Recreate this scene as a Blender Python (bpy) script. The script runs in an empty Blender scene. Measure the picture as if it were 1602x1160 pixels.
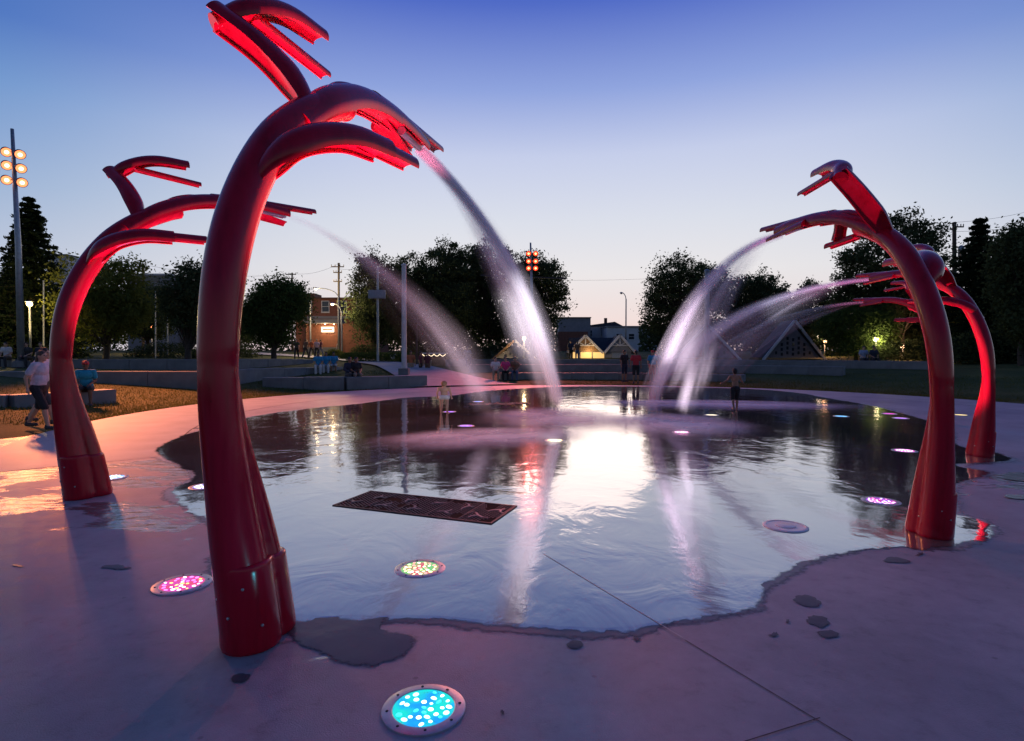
import bpy, bmesh, math, random
from mathutils import Vector, Matrix, noise
from mathutils.geometry import tessellate_polygon
random.seed(7)
R = math.radians
sc = bpy.context.scene
COL = sc.collection

# ------------------------------------------------------------------ camera
EYE, FPX, PITCH = 1.65, 907.0, math.atan(28 / 907.0)
cam = bpy.data.objects.new('camera', bpy.data.cameras.new('camera'))
COL.objects.link(cam)
cam.location = (0, 0, EYE)
cam.rotation_euler = (math.pi / 2 - PITCH, 0, 0)
cam.data.sensor_width = 36
cam.data.lens = FPX / 1602 * 36
cam.data.clip_start = 0.05
cam.data.clip_end = 3000
sc.camera = cam

# ------------------------------------------------------------------ sky
w = bpy.data.worlds.new('World'); sc.world = w; w.use_nodes = True
nt = w.node_tree; nt.nodes.clear()
SUN_AZ = R(6)            # afterglow: a little right of straight ahead
def N(tree, t, **kw):
    n = tree.nodes.new(t)
    for k, v in kw.items(): setattr(n, k, v)
    return n
wout = N(nt, 'ShaderNodeOutputWorld'); bg = N(nt, 'ShaderNodeBackground')
sky = N(nt, 'ShaderNodeTexSky', sky_type='NISHITA', sun_disc=False)
sky.sun_elevation = R(0.5); sky.sun_rotation = SUN_AZ
sky.altitude = 50; sky.air_density = 1.0; sky.dust_density = 0.6; sky.ozone_density = 3.0
SKYMIX = 0.93
geo = N(nt, 'ShaderNodeTexCoord')
sep = N(nt, 'ShaderNodeSeparateXYZ'); nt.links.new(geo.outputs['Generated'], sep.inputs[0])
rampd = N(nt, 'ShaderNodeValToRGB'); nt.links.new(sep.outputs['Z'], rampd.inputs[0])
def setramp(r, stops):
    els = r.color_ramp.elements
    while len(els) > 1: els.remove(els[-1])
    els[0].position = stops[0][0]; els[0].color = (*stops[0][1], 1)
    for p, c in stops[1:]:
        e = els.new(p); e.color = (*c, 1)
# dusk air: pale at the horizon, deep blue overhead
setramp(rampd, [(0.0, (.60, .63, .73)), (0.13, (.53, .60, .75)), (0.215, (.35, .48, .71)), (0.33, (.165, .325, .65)),
                (0.40, (.075, .19, .56)), (0.6, (.045, .13, .42)), (1.0, (.03, .07, .28))])
hz_ = N(nt, 'ShaderNodeVectorMath', operation='MULTIPLY'); hz_.inputs[1].default_value = (1, 1, 0)
nt.links.new(geo.outputs['Generated'], hz_.inputs[0])
hn_ = N(nt, 'ShaderNodeVectorMath', operation='NORMALIZE'); nt.links.new(hz_.outputs[0], hn_.inputs[0])
sunv = N(nt, 'ShaderNodeVectorMath', operation='DOT_PRODUCT')
nt.links.new(hn_.outputs[0], sunv.inputs[0])
sunv.inputs[1].default_value = (math.sin(SUN_AZ), math.cos(SUN_AZ), 0.0)
glow = N(nt, 'ShaderNodeMapRange'); glow.inputs['From Min'].default_value = 0.62; glow.inputs['From Max'].default_value = 1.0
glow.interpolation_type = 'SMOOTHSTEP'
nt.links.new(sunv.outputs['Value'], glow.inputs['Value'])
gcol = N(nt, 'ShaderNodeMix', data_type='RGBA', blend_type='MIX')
nt.links.new(glow.outputs[0], gcol.inputs['Factor'])
nt.links.new(rampd.outputs[0], gcol.inputs[6])
rampg = N(nt, 'ShaderNodeValToRGB'); nt.links.new(sep.outputs['Z'], rampg.inputs[0])
setramp(rampg, [(0.0, (.91, .66, .60)), (0.057, (.92, .78, .76)), (0.133, (.88, .85, .86)), (0.217, (.76, .79, .88)), (0.316, (.60, .66, .88)),
                (0.405, (.30, .40, .78)), (0.51, (.085, .155, .60)), (0.7, (.06, .10, .45)), (1.0, (.03, .07, .28))])
nt.links.new(rampg.outputs[0], gcol.inputs[7])
mixs = N(nt, 'ShaderNodeMix', data_type='RGBA', blend_type='MIX')
skm = N(nt, 'ShaderNodeVectorMath', operation='SCALE'); skm.inputs['Scale'].default_value = 0.10
nt.links.new(sky.outputs[0], skm.inputs[0])
mixs.inputs['Factor'].default_value = SKYMIX
# the sky opposite the afterglow is darker
east = N(nt, 'ShaderNodeMapRange'); east.inputs['From Min'].default_value = -1; east.inputs['From Max'].default_value = .3
east.inputs['To Min'].default_value = .5; east.interpolation_type = 'SMOOTHSTEP'; nt.links.new(sunv.outputs['Value'], east.inputs['Value'])
nt.links.new(skm.outputs[0], mixs.inputs[6]); nt.links.new(gcol.outputs[2], mixs.inputs[7])
nt.links.new(mixs.outputs[2], bg.inputs[0]); nt.links.new(east.outputs[0], bg.inputs[1])
nt.links.new(bg.outputs[0], wout.inputs[0])

# the sun has set: only a faint warm remainder from the afterglow
sl = bpy.data.lights.new('sun', 'SUN'); sl.energy = 0.12; sl.angle = R(20); sl.color = (1, .72, .55)
so = bpy.data.objects.new('sun', sl); COL.objects.link(so)
so.rotation_euler = Vector((-math.sin(SUN_AZ), -math.cos(SUN_AZ), -0.10)).to_track_quat('-Z', 'Y').to_euler()

vs = sc.view_settings
vs.view_transform = 'Standard'; vs.look = 'None'; vs.gamma = 1; vs.exposure = 0.0; vs.use_curve_mapping = False
cy = sc.cycles
cy.transparent_max_bounces = 48; cy.max_bounces = 6; cy.glossy_bounces = 4; cy.diffuse_bounces = 3
cy.use_adaptive_sampling = True; cy.adaptive_threshold = .02
cy.transmission_bounces = 4; cy.sample_clamp_indirect = 5; cy.sample_clamp_direct = 6
cy.use_denoising = True; cy.caustics_reflective = False; cy.caustics_refractive = False

# ------------------------------------------------------------------ geometry helpers
FW = Vector((0, math.cos(PITCH), -math.sin(PITCH))); UP = Vector((0, math.sin(PITCH), math.cos(PITCH)))
def ray(x, y): return Vector(((x - 801) / FPX, 0, 0)) + FW + UP * ((580 - y) / FPX)
def G(x, y, z=0.0):
    d = ray(x, y); return Vector((0, 0, EYE)) + d * ((z - EYE) / d.z)
def A(x, y, Y):
    d = ray(x, y); return Vector((0, 0, EYE)) + d * (Y / d.y)
PC = Vector((3.2, 16.0))            # middle of the splash pad
RP = 13.5
def smooth(a, b, x):
    t = max(0, min(1, (x - a) / (b - a))); return t * t * (3 - 2 * t)
def hill(x, y):
    r = math.hypot(x - PC.x, y - PC.y); d = r - 15.0
    if d <= 0: return 0.0
    z = 0.075 * d if d < 10 else .75 + .022 * (d - 10)
    z = z if d < 60 else 1.85 + .004 * (d - 60)
    z = min(z, 3.0)
    return z * smooth(2, 12, y + 4)
def on(x, y, dz=0.0): return Vector((x, y, hill(x, y) + dz))

class MB:
    def __init__(s): s.v = []; s.f = []; s.m = []; s.mi = 0
    def add(s, vs, fs):
        o = len(s.v); s.v += [tuple(v) for v in vs]
        s.f += [tuple(i + o for i in f) for f in fs]; s.m += [s.mi] * len(fs)
    def box(s, c, size, rz=0.0, M=None):
        x, y, z = (q / 2 for q in size); c = Vector(c)
        vs = [Vector((i, j, k)) for i in (-x, x) for j in (-y, y) for k in (-z, z)]
        rot = M if M else Matrix.Rotation(rz, 3, 'Z')
        s.add([rot @ v + c for v in vs], [(0, 1, 3, 2), (4, 6, 7, 5), (0, 4, 5, 1), (2, 3, 7, 6), (0, 2, 6, 4), (1, 5, 7, 3)])
    def bar(s, a, b, wd, ht):
        a = Vector(a); b = Vector(b); d = (b - a); L = d.length; d.normalize()
        up = Vector((0, 0, 1)) if abs(d.z) < .95 else Vector((0, 1, 0))
        x = d.cross(up).normalized(); y = x.cross(d).normalized()
        M = Matrix((x, d, y)).transposed()
        s.box((a + b) / 2, (wd, L, ht), M=M)
    def tube(s, pts, rad, n=12, cap=True):
        pts = [Vector(p) for p in pts]
        if not isinstance(rad, (list, tuple)): rad = [rad] * len(pts)
        fr = frames(pts); vs = []; fs = []
        for p, r, (t, nn, b) in zip(pts, rad, fr):
            for k in range(n):
                a = 2 * math.pi * k / n
                vs.append(p + nn * (math.cos(a) * r) + b * (math.sin(a) * r))
        for i in range(len(pts) - 1):
            for k in range(n):
                k2 = (k + 1) % n
                fs.append((i * n + k, i * n + k2, (i + 1) * n + k2, (i + 1) * n + k))
        if cap:
            fs.append(tuple(range(n - 1, -1, -1))); fs.append(tuple((len(pts) - 1) * n + k for k in range(n)))
        s.add(vs, fs)
    def gutter(s, pts, rad, span=200, th=.014, n=16, up=None, tilt=0.0, deep=.38):
        """half pipe, open side down; walls of real thickness"""
        pts = [Vector(p) for p in pts]
        if not isinstance(rad, (list, tuple)): rad = [rad] * len(pts)
        vs = []; fs = []; m = 2 * (n + 1)
        for i, (p, r) in enumerate(zip(pts, rad)):
            t = (pts[min(i + 1, len(pts) - 1)] - pts[max(i - 1, 0)]).normalized()
            u = Vector(up) if up else Vector((0, 0, 1))
            u = (u - t * u.dot(t)).normalized(); b = t.cross(u)
            if tilt: u, b = u * math.cos(tilt) + b * math.sin(tilt), b * math.cos(tilt) - u * math.sin(tilt)
            for rr, dp in ((r, 1), (r - th, deep)):
                for k in range(n + 1):
                    a = R(-span / 2 + span * k / n); lo = math.cos(R(span / 2))
                    vs.append(p + u * ((lo + (math.cos(a) - lo) * dp) * rr) + b * (math.sin(a) * rr))
        h = n + 1
        for i in range(len(pts) - 1):
            o = i * m; q = o + m
            for k in range(n):
                fs.append((o + k, o + k + 1, q + k + 1, q + k))
                fs.append((o + h + k + 1, o + h + k, q + h + k, q + h + k + 1))
            fs.append((o, q, q + h, o + h)); fs.append((o + n, o + h + n, q + h + n, q + n))
        e = (len(pts) - 1) * m
        for k in range(n):
            fs.append((k + 1, k, h + k, h + k + 1)); fs.append((e + k, e + k + 1, e + h + k + 1, e + h + k))
        s.add(vs, fs)
    def lathe(s, c, prof, n=24, cap=True):
        c = Vector(c); vs = []; fs = []
        for r, z in prof:
            for k in range(n):
                a = 2 * math.pi * k / n; vs.append(c + Vector((r * math.cos(a), r * math.sin(a), z)))
        for i in range(len(prof) - 1):
            for k in range(n):
                k2 = (k + 1) % n; fs.append((i * n + k, i * n + k2, (i + 1) * n + k2, (i + 1) * n + k))
        if cap:
            fs.append(tuple(range(n - 1, -1, -1))); fs.append(tuple((len(prof) - 1) * n + k for k in range(n)))
        s.add(vs, fs)
    def prism(s, poly, axis_off):
        """poly: list of 3D points (planar), extruded by vector"""
        a = [Vector(p) for p in poly]; d = Vector(axis_off); n = len(a)
        fs = [tuple(range(n - 1, -1, -1)), tuple(range(n, 2 * n))] + [(i, (i + 1) % n, n + (i + 1) % n, n + i) for i in range(n)]
        s.add(a + [p + d for p in a], fs)
    def mesh(s, name):
        me = bpy.data.meshes.new(name); me.from_pydata(s.v, [], s.f)
        if any(s.m): me.polygons.foreach_set('material_index', s.m)
        me.update(); return me
    def build(s, name, mat, parent=None, smooth=False, auto=None):
        return mk(name, s.mesh(name), mat, parent, smooth, auto)

def frames(pts):
    out = []; n = None
    for i, p in enumerate(pts):
        t = (pts[min(i + 1, len(pts) - 1)] - pts[max(i - 1, 0)]).normalized()
        if n is None:
            n = Vector((1, 0, 0)) if abs(t.x) < .9 else Vector((0, 1, 0))
        n = (n - t * n.dot(t)).normalized(); out.append((t, n, t.cross(n)))
    return out
def mk(name, me, mat, parent=None, smooth=False, auto=None):
    o = bpy.data.objects.new(name, me); COL.objects.link(o)
    for m in (mat if isinstance(mat, (list, tuple)) else [mat]):
        if m and len(me.materials) < (len(mat) if isinstance(mat, (list, tuple)) else 1): me.materials.append(m)
    if smooth or auto is not None:
        me.polygons.foreach_set('use_smooth', [True] * len(me.polygons))
        if auto is not None: me.set_sharp_from_angle(angle=R(auto))
    if parent: o.parent = parent
    return o
def tag(o, label, cat, group=None):
    o['label'] = label; o['category'] = cat
    if group: o['group'] = group
    return o
def thing(name, label, cat, loc=(0, 0, 0), rz=0.0, group=None):
    o = bpy.data.objects.new(name, None); COL.objects.link(o); o.location = loc; o.rotation_euler = (0, 0, rz)
    o.empty_display_size = .1
    return tag(o, label, cat, group)
def structure(o, kind='structure'): o['kind'] = kind; return o
def dup(src, parent=None):
    c = src.copy(); COL.objects.link(c); c.parent = parent
    for ch in src.children: dup(ch, c)
    return c
def spline(ctrl, n):
    c = [Vector(p) for p in ctrl]; c = [c[0] * 2 - c[1]] + c + [c[-1] * 2 - c[-2]]; out = []
    segs = len(c) - 3
    for k in range(n + 1):
        t = k / n * segs; i = min(int(t), segs - 1); t -= i
        p0, p1, p2, p3 = c[i:i + 4]
        out.append(.5 * ((2 * p1) + (p2 - p0) * t + (2 * p0 - 5 * p1 + 4 * p2 - p3) * t * t + (3 * p1 - p0 - 3 * p2 + p3) * t ** 3))
    return out
def lerp(a, b, n): return [a + (b - a) * k / n for k in range(n + 1)]

# ------------------------------------------------------------------ materials
MATS = {}
def mat(name, color, rough=.6, metal=0.0, var=0.0, vscale=6.0, bump=0.0, bscale=40.0, coat=0.0, spec=.5, col2=None, detail=5, emis=None, estr=0.0, sub=0.0):
    if name in MATS: return MATS[name]
    m = bpy.data.materials.new(name); m.use_nodes = True; MATS[name] = m
    t = m.node_tree; b = t.nodes['Principled BSDF']
    b.inputs['Roughness'].default_value = rough; b.inputs['Metallic'].default_value = metal
    b.inputs['Coat Weight'].default_value = coat; b.inputs['Coat Roughness'].default_value = .08
    b.inputs['Specular IOR Level'].default_value = spec
    tc = N(t, 'ShaderNodeTexCoord')
    nz = N(t, 'ShaderNodeTexNoise'); nz.inputs['Scale'].default_value = vscale; nz.inputs['Detail'].default_value = detail
    t.links.new(tc.outputs['Object'], nz.inputs['Vector'])
    rp = N(t, 'ShaderNodeValToRGB'); t.links.new(nz.outputs['Fac'], rp.inputs[0])
    c2 = col2 if col2 else tuple(c * (1 + var) for c in color); c1 = color if col2 else tuple(c * (1 - var) for c in color)
    setramp(rp, [(.32, c1), (.68, c2)])
    t.links.new(rp.outputs[0], b.inputs['Base Color'])
    if bump:
        n2 = N(t, 'ShaderNodeTexNoise'); n2.inputs['Scale'].default_value = bscale; n2.inputs['Detail'].default_value = 6
        t.links.new(tc.outputs['Object'], n2.inputs['Vector'])
        bp = N(t, 'ShaderNodeBump'); bp.inputs['Strength'].default_value = bump; bp.inputs['Distance'].default_value = .02
        t.links.new(n2.outputs['Fac'], bp.inputs['Height']); t.links.new(bp.outputs[0], b.inputs['Normal'])
    if emis:
        b.inputs['Emission Color'].default_value = (*emis, 1); b.inputs['Emission Strength'].default_value = estr
    return m
def glowmat(name, color, s):
    if name in MATS: return MATS[name]
    m = mat(name, tuple(c * .5 for c in color), .4, emis=color, estr=s); return m

def paint_mat():
    m = bpy.data.materials.new('red_paint'); m.use_nodes = True; t = m.node_tree; b = t.nodes['Principled BSDF']
    tc = N(t, 'ShaderNodeTexCoord'); mp = N(t, 'ShaderNodeMapping'); mp.inputs['Scale'].default_value = (9, 9, .9); t.links.new(tc.outputs['Object'], mp.inputs[0])
    st = N(t, 'ShaderNodeTexNoise'); st.inputs['Scale'].default_value = 1.6; st.inputs['Detail'].default_value = 7; st.inputs['Roughness'].default_value = .65; t.links.new(mp.outputs[0], st.inputs['Vector'])
    sp = N(t, 'ShaderNodeTexNoise'); sp.inputs['Scale'].default_value = 42; sp.inputs['Detail'].default_value = 3; t.links.new(tc.outputs['Object'], sp.inputs['Vector'])
    r = N(t, 'ShaderNodeValToRGB'); setramp(r, [(.3, (.28, .002, .012)), (.5, (.39, .003, .018)), (.72, (.44, .005, .024))]); t.links.new(st.outputs['Fac'], r.inputs[0])
    r2 = N(t, 'ShaderNodeValToRGB'); setramp(r2, [(.22, (.45, .5, .5)), (.30, (1, 1, 1))]); t.links.new(sp.outputs['Fac'], r2.inputs[0])
    mx = N(t, 'ShaderNodeMix', data_type='RGBA', blend_type='MULTIPLY'); mx.inputs['Factor'].default_value = .8; t.links.new(r.outputs[0], mx.inputs[6]); t.links.new(r2.outputs[0], mx.inputs[7])
    t.links.new(mx.outputs[2], b.inputs['Base Color'])
    rr = N(t, 'ShaderNodeMapRange'); rr.inputs['From Min'].default_value = .3; rr.inputs['From Max'].default_value = .7; rr.inputs['To Min'].default_value = .11; rr.inputs['To Max'].default_value = .26; t.links.new(st.outputs['Fac'], rr.inputs['Value']); t.links.new(rr.outputs[0], b.inputs['Roughness'])
    b.inputs['Specular IOR Level'].default_value = .33
    return m
RED = paint_mat()
STEEL = mat('brushed_steel', (.46, .46, .47), .34, metal=.9, var=.12, vscale=25, bump=.05, bscale=120)
GALV = mat('galvanised', (.34, .36, .38), .45, metal=.55, var=.15, vscale=8)
DARKM = mat('dark_metal', (.03, .03, .034), .5, metal=.4, var=.3)
WOODP = mat('pole_wood', (.06, .045, .035), .85, var=.3, vscale=14, bump=.3)
BENCH = mat('bench_concrete', (.155, .16, .165), .75, var=.16, vscale=2.2, bump=.12, bscale=60)
TRUNK = mat('bark', (.05, .038, .03), .9, var=.35, vscale=10, bump=.5, bscale=18)
SKIN1 = mat('skin_light', (.50, .29, .20), .55, var=.06, vscale=12)
SKIN2 = mat('skin_tan', (.30, .15, .09), .55, var=.06, vscale=12)
SKIN3 = mat('skin_dark', (.15, .075, .045), .55, var=.06, vscale=12)
HAIRD = mat('hair_dark', (.012, .009, .008), .6, var=.3, vscale=60, bump=.3, bscale=120)
HAIRB = mat('hair_brown', (.06, .034, .02), .6, var=.3, vscale=60, bump=.3, bscale=120)
HAIRF = mat('hair_fair', (.22, .12, .06), .6, var=.25, vscale=60, bump=.3, bscale=120)
def cloth(name, c): return mat('cloth_' + name, c, .85, var=.12, vscale=20, bump=.18, bscale=70)

WETBLOBS = [(-6.0, 9.2, 6.4), (-3.6, 6.4, 2.2), (-8.5, 12.0, 3.0), (6.6, 6.8, 2.2), (-1.2, 3.6, .9), (-4.5, 12, 3.5)]
def concrete_mat():
    m = bpy.data.materials.new('pad_concrete'); m.use_nodes = True; t = m.node_tree; b = t.nodes['Principled BSDF']
    tc = N(t, 'ShaderNodeTexCoord')
    n1 = N(t, 'ShaderNodeTexNoise'); n1.inputs['Scale'].default_value = .55; n1.inputs['Detail'].default_value = 7; n1.inputs['Roughness'].default_value = .62
    n2 = N(t, 'ShaderNodeTexNoise'); n2.inputs['Scale'].default_value = 7; n2.inputs['Detail'].default_value = 8; n2.inputs['Roughness'].default_value = .7
    n3 = N(t, 'ShaderNodeTexNoise'); n3.inputs['Scale'].default_value = 130; n3.inputs['Detail'].default_value = 4
    for n in (n1, n2, n3): t.links.new(tc.outputs['Object'], n.inputs['Vector'])
    r1 = N(t, 'ShaderNodeValToRGB'); setramp(r1, [(.3, (.22, .205, .23)), (.7, (.39, .365, .40))]); t.links.new(n1.outputs['Fac'], r1.inputs[0])
    r2 = N(t, 'ShaderNodeValToRGB'); setramp(r2, [(.25, (.62, .61, .62)), (.45, (.94, .94, .94)), (.55, (1, 1, 1)), (.78, (1.2, 1.19, 1.18))]); t.links.new(n2.outputs['Fac'], r2.inputs[0])
    mx = N(t, 'ShaderNodeMix', data_type='RGBA', blend_type='MULTIPLY'); mx.inputs['Factor'].default_value = 1
    t.links.new(r1.outputs[0], mx.inputs[6]); t.links.new(r2.outputs[0], mx.inputs[7])
    # small dark specks and hairline pits
    vo = N(t, 'ShaderNodeTexVoronoi'); vo.inputs['Scale'].default_value = 3.2; t.links.new(tc.outputs['Object'], vo.inputs['Vector'])
    rs = N(t, 'ShaderNodeValToRGB'); setramp(rs, [(.0, (.45, .43, .43)), (.035, (.6, .6, .6)), (.05, (1, 1, 1))]); t.links.new(vo.outputs['Distance'], rs.inputs[0])
    m2 = N(t, 'ShaderNodeMix', data_type='RGBA', blend_type='MULTIPLY'); m2.inputs['Factor'].default_value = .7
    t.links.new(mx.outputs[2], m2.inputs[6]); t.links.new(rs.outputs[0], m2.inputs[7])
    # a thin film of water left on the slab west of the pool, in ragged patches
    wn = N(t, 'ShaderNodeTexNoise'); wn.inputs['Scale'].default_value = 1.1; wn.inputs['Detail'].default_value = 9; wn.inputs['Roughness'].default_value = .6; wn.inputs['Distortion'].default_value = .6
    wmp = N(t, 'ShaderNodeMapping'); wmp.inputs['Scale'].default_value = (.75, 1.25, 1); t.links.new(tc.outputs['Object'], wmp.inputs[0]); t.links.new(wmp.outputs[0], wn.inputs['Vector'])
    def blob(x, y, r):
        dv = N(t, 'ShaderNodeVectorMath', operation='DISTANCE'); t.links.new(tc.outputs['Object'], dv.inputs[0]); dv.inputs[1].default_value = (x, y, 0)
        mr = N(t, 'ShaderNodeMapRange'); mr.interpolation_type = 'SMOOTHSTEP'; mr.inputs['From Min'].default_value = r; mr.inputs['From Max'].default_value = r * .35; t.links.new(dv.outputs['Value'], mr.inputs['Value']); return mr.outputs[0]
    acc = None
    for bx_ in WETBLOBS:
        o_ = blob(*bx_)
        if acc is None: acc = o_
        else:
            mxx = N(t, 'ShaderNodeMath', operation='MAXIMUM'); t.links.new(acc, mxx.inputs[0]); t.links.new(o_, mxx.inputs[1]); acc = mxx.outputs[0]
    sb = N(t, 'ShaderNodeMath', operation='MULTIPLY_ADD'); t.links.new(acc, sb.inputs[0]); sb.inputs[1].default_value = .30; t.links.new(wn.outputs['Fac'], sb.inputs[2])
    wet = N(t, 'ShaderNodeMapRange'); wet.interpolation_type = 'SMOOTHSTEP'; wet.inputs['From Min'].default_value = .755; wet.inputs['From Max'].default_value = .80; t.links.new(sb.outputs[0], wet.inputs['Value'])
    wd_ = N(t, 'ShaderNodeMix', data_type='RGBA', blend_type='MULTIPLY'); t.links.new(wet.outputs[0], wd_.inputs['Factor']); t.links.new(m2.outputs[2], wd_.inputs[6]); wd_.inputs[7].default_value = (.24, .22, .24, 1)
    t.links.new(wd_.outputs[2], b.inputs['Base Color'])
    t.links.new(wet.outputs[0], b.inputs['Coat Weight']); b.inputs['Coat Roughness'].default_value = .2; b.inputs['Coat IOR'].default_value = 2.8
    cn = N(t, 'ShaderNodeTexNoise'); cn.inputs['Scale'].default_value = 6; cn.inputs['Detail'].default_value = 4; t.links.new(wmp.outputs[0], cn.inputs['Vector'])
    cb = N(t, 'ShaderNodeBump'); cb.inputs['Strength'].default_value = .8; cb.inputs['Distance'].default_value = .03; t.links.new(cn.outputs['Fac'], cb.inputs['Height']); t.links.new(cb.outputs[0], b.inputs['Coat Normal'])
    rr = N(t, 'ShaderNodeMapRange'); rr.inputs['To Min'].default_value = .42; rr.inputs['To Max'].default_value = .72; t.links.new(n2.outputs['Fac'], rr.inputs['Value'])
    t.links.new(rr.outputs[0], b.inputs['Roughness'])
    bp = N(t, 'ShaderNodeBump'); bp.inputs['Strength'].default_value = .5; bp.inputs['Distance'].default_value = .006
    t.links.new(n3.outputs['Fac'], bp.inputs['Height']); t.links.new(bp.outputs[0], b.inputs['Normal'])
    return m
CONC = concrete_mat()

def water_mat(name, depthcol, ior=2.0, bstr=.27, s1=1.1, rough=.03, fade=False):
    m = bpy.data.materials.new(name); m.use_nodes = True; t = m.node_tree; t.nodes.clear()
    out = N(t, 'ShaderNodeOutputMaterial'); mix = N(t, 'ShaderNodeMixShader'); fr = N(t, 'ShaderNodeLayerWeight'); fr.inputs['Blend'].default_value = .5
    fp = N(t, 'ShaderNodeMath', operation='POWER'); t.links.new(fr.outputs['Facing'], fp.inputs[0]); fp.inputs[1].default_value = ior
    fm = N(t, 'ShaderNodeMapRange'); t.links.new(fp.outputs[0], fm.inputs['Value']); fm.inputs['To Min'].default_value = .03; fm.inputs['To Max'].default_value = .97
    d = N(t, 'ShaderNodeBsdfDiffuse'); g = N(t, 'ShaderNodeBsdfGlossy'); g.inputs['Roughness'].default_value = rough
    g.inputs['Color'].default_value = (.96, .97, 1, 1)
    tc = N(t, 'ShaderNodeTexCoord')
    mp = N(t, 'ShaderNodeMapping'); mp.inputs['Scale'].default_value = (1, .8, 1); t.links.new(tc.outputs['Object'], mp.inputs[0])
    n1 = N(t, 'ShaderNodeTexNoise'); n1.inputs['Scale'].default_value = s1; n1.inputs['Detail'].default_value = 4; n1.inputs['Roughness'].default_value = .5; n1.inputs['Distortion'].default_value = .8
    n2 = N(t, 'ShaderNodeTexNoise'); n2.inputs['Scale'].default_value = .35; n2.inputs['Detail'].default_value = 5
    t.links.new(mp.outputs[0], n1.inputs['Vector']); t.links.new(mp.outputs[0], n2.inputs['Vector'])
    r = N(t, 'ShaderNodeValToRGB'); setramp(r, [(.3, tuple(c * .5 for c in depthcol)), (.7, tuple(c * 1.4 for c in depthcol))])
    t.links.new(n2.outputs['Fac'], r.inputs[0]); t.links.new(r.outputs[0], d.inputs['Color'])
    # calm and rippled stretches
    cal = N(t, 'ShaderNodeMapRange'); cal.inputs['From Min'].default_value = .35; cal.inputs['From Max'].default_value = .68
    cal.inputs['To Min'].default_value = .12; t.links.new(n2.outputs['Fac'], cal.inputs['Value'])
    ml = N(t, 'ShaderNodeMath', operation='MULTIPLY'); t.links.new(n1.outputs['Fac'], ml.inputs[0]); t.links.new(cal.outputs[0], ml.inputs[1])
    bp = N(t, 'ShaderNodeBump'); bp.inputs['Strength'].default_value = bstr; bp.inputs['Distance'].default_value = .05
    t.links.new(ml.outputs[0], bp.inputs['Height'])
    for q in (fr, d, g): t.links.new(bp.outputs[0], q.inputs['Normal'])
    t.links.new(fm.outputs[0], mix.inputs[0]); t.links.new(d.outputs[0], mix.inputs[1]); t.links.new(g.outputs[0], mix.inputs[2])
    if fade:   # the film thins to nothing at its edge
        at = N(t, 'ShaderNodeAttribute', attribute_name='depth'); en = N(t, 'ShaderNodeTexNoise'); en.inputs['Scale'].default_value = 18; en.inputs['Detail'].default_value = 5; t.links.new(tc.outputs['Object'], en.inputs['Vector'])
        ad = N(t, 'ShaderNodeMath', operation='MULTIPLY_ADD'); t.links.new(en.outputs['Fac'], ad.inputs[0]); ad.inputs[1].default_value = .9; t.links.new(at.outputs['Fac'], ad.inputs[2])
        er = N(t, 'ShaderNodeMapRange'); er.interpolation_type = 'SMOOTHSTEP'; er.inputs['From Min'].default_value = .55; er.inputs['From Max'].default_value = 1.05; t.links.new(ad.outputs[0], er.inputs['Value'])
        tr = N(t, 'ShaderNodeBsdfTransparent'); mo = N(t, 'ShaderNodeMixShader'); t.links.new(er.outputs[0], mo.inputs[0]); t.links.new(tr.outputs[0], mo.inputs[1]); t.links.new(mix.outputs[0], mo.inputs[2]); t.links.new(mo.outputs[0], out.inputs[0])
    else: t.links.new(mix.outputs[0], out.inputs[0])
    return m
WATER = water_mat('pool_water', (.135, .12, .13), rough=.06, fade=True, bstr=.29, s1=1.8)
PUD = water_mat('puddle_water', (.09, .08, .085), bstr=.22, s1=3.5, rough=.20, ior=2.4)
DAMP = mat('damp_concrete', (.15, .13, .14), .7, spec=.2, var=.25, vscale=5, bump=.1, bscale=100)

def spray_mat(name, alpha, col=(.95, .94, .97)):
    """a thread of fine droplets: denser through its middle than at its rim, streaked along the fall"""
    m = bpy.data.materials.new(name); m.use_nodes = True; t = m.node_tree; t.nodes.clear()
    out = N(t, 'ShaderNodeOutputMaterial'); mix = N(t, 'ShaderNodeMixShader'); tr = N(t, 'ShaderNodeBsdfTransparent')
    d = N(t, 'ShaderNodeBsdfDiffuse'); tl = N(t, 'ShaderNodeBsdfTranslucent'); m2 = N(t, 'ShaderNodeMixShader'); m2.inputs[0].default_value = .5
    d.inputs[0].default_value = (*col, 1); tl.inputs[0].default_value = (*col, 1)
    t.links.new(d.outputs[0], m2.inputs[1]); t.links.new(tl.outputs[0], m2.inputs[2])
    at = N(t, 'ShaderNodeAttribute', attribute_name='dens'); ml = at
    mm = N(t, 'ShaderNodeMath', operation='MULTIPLY'); t.links.new(ml.outputs['Fac'], mm.inputs[0]); mm.inputs[1].default_value = alpha
    t.links.new(mm.outputs[0], mix.inputs[0])
    t.links.new(tr.outputs[0], mix.inputs[1]); t.links.new(m2.outputs[0], mix.inputs[2]); t.links.new(mix.outputs[0], out.inputs[0])
    return m

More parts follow.
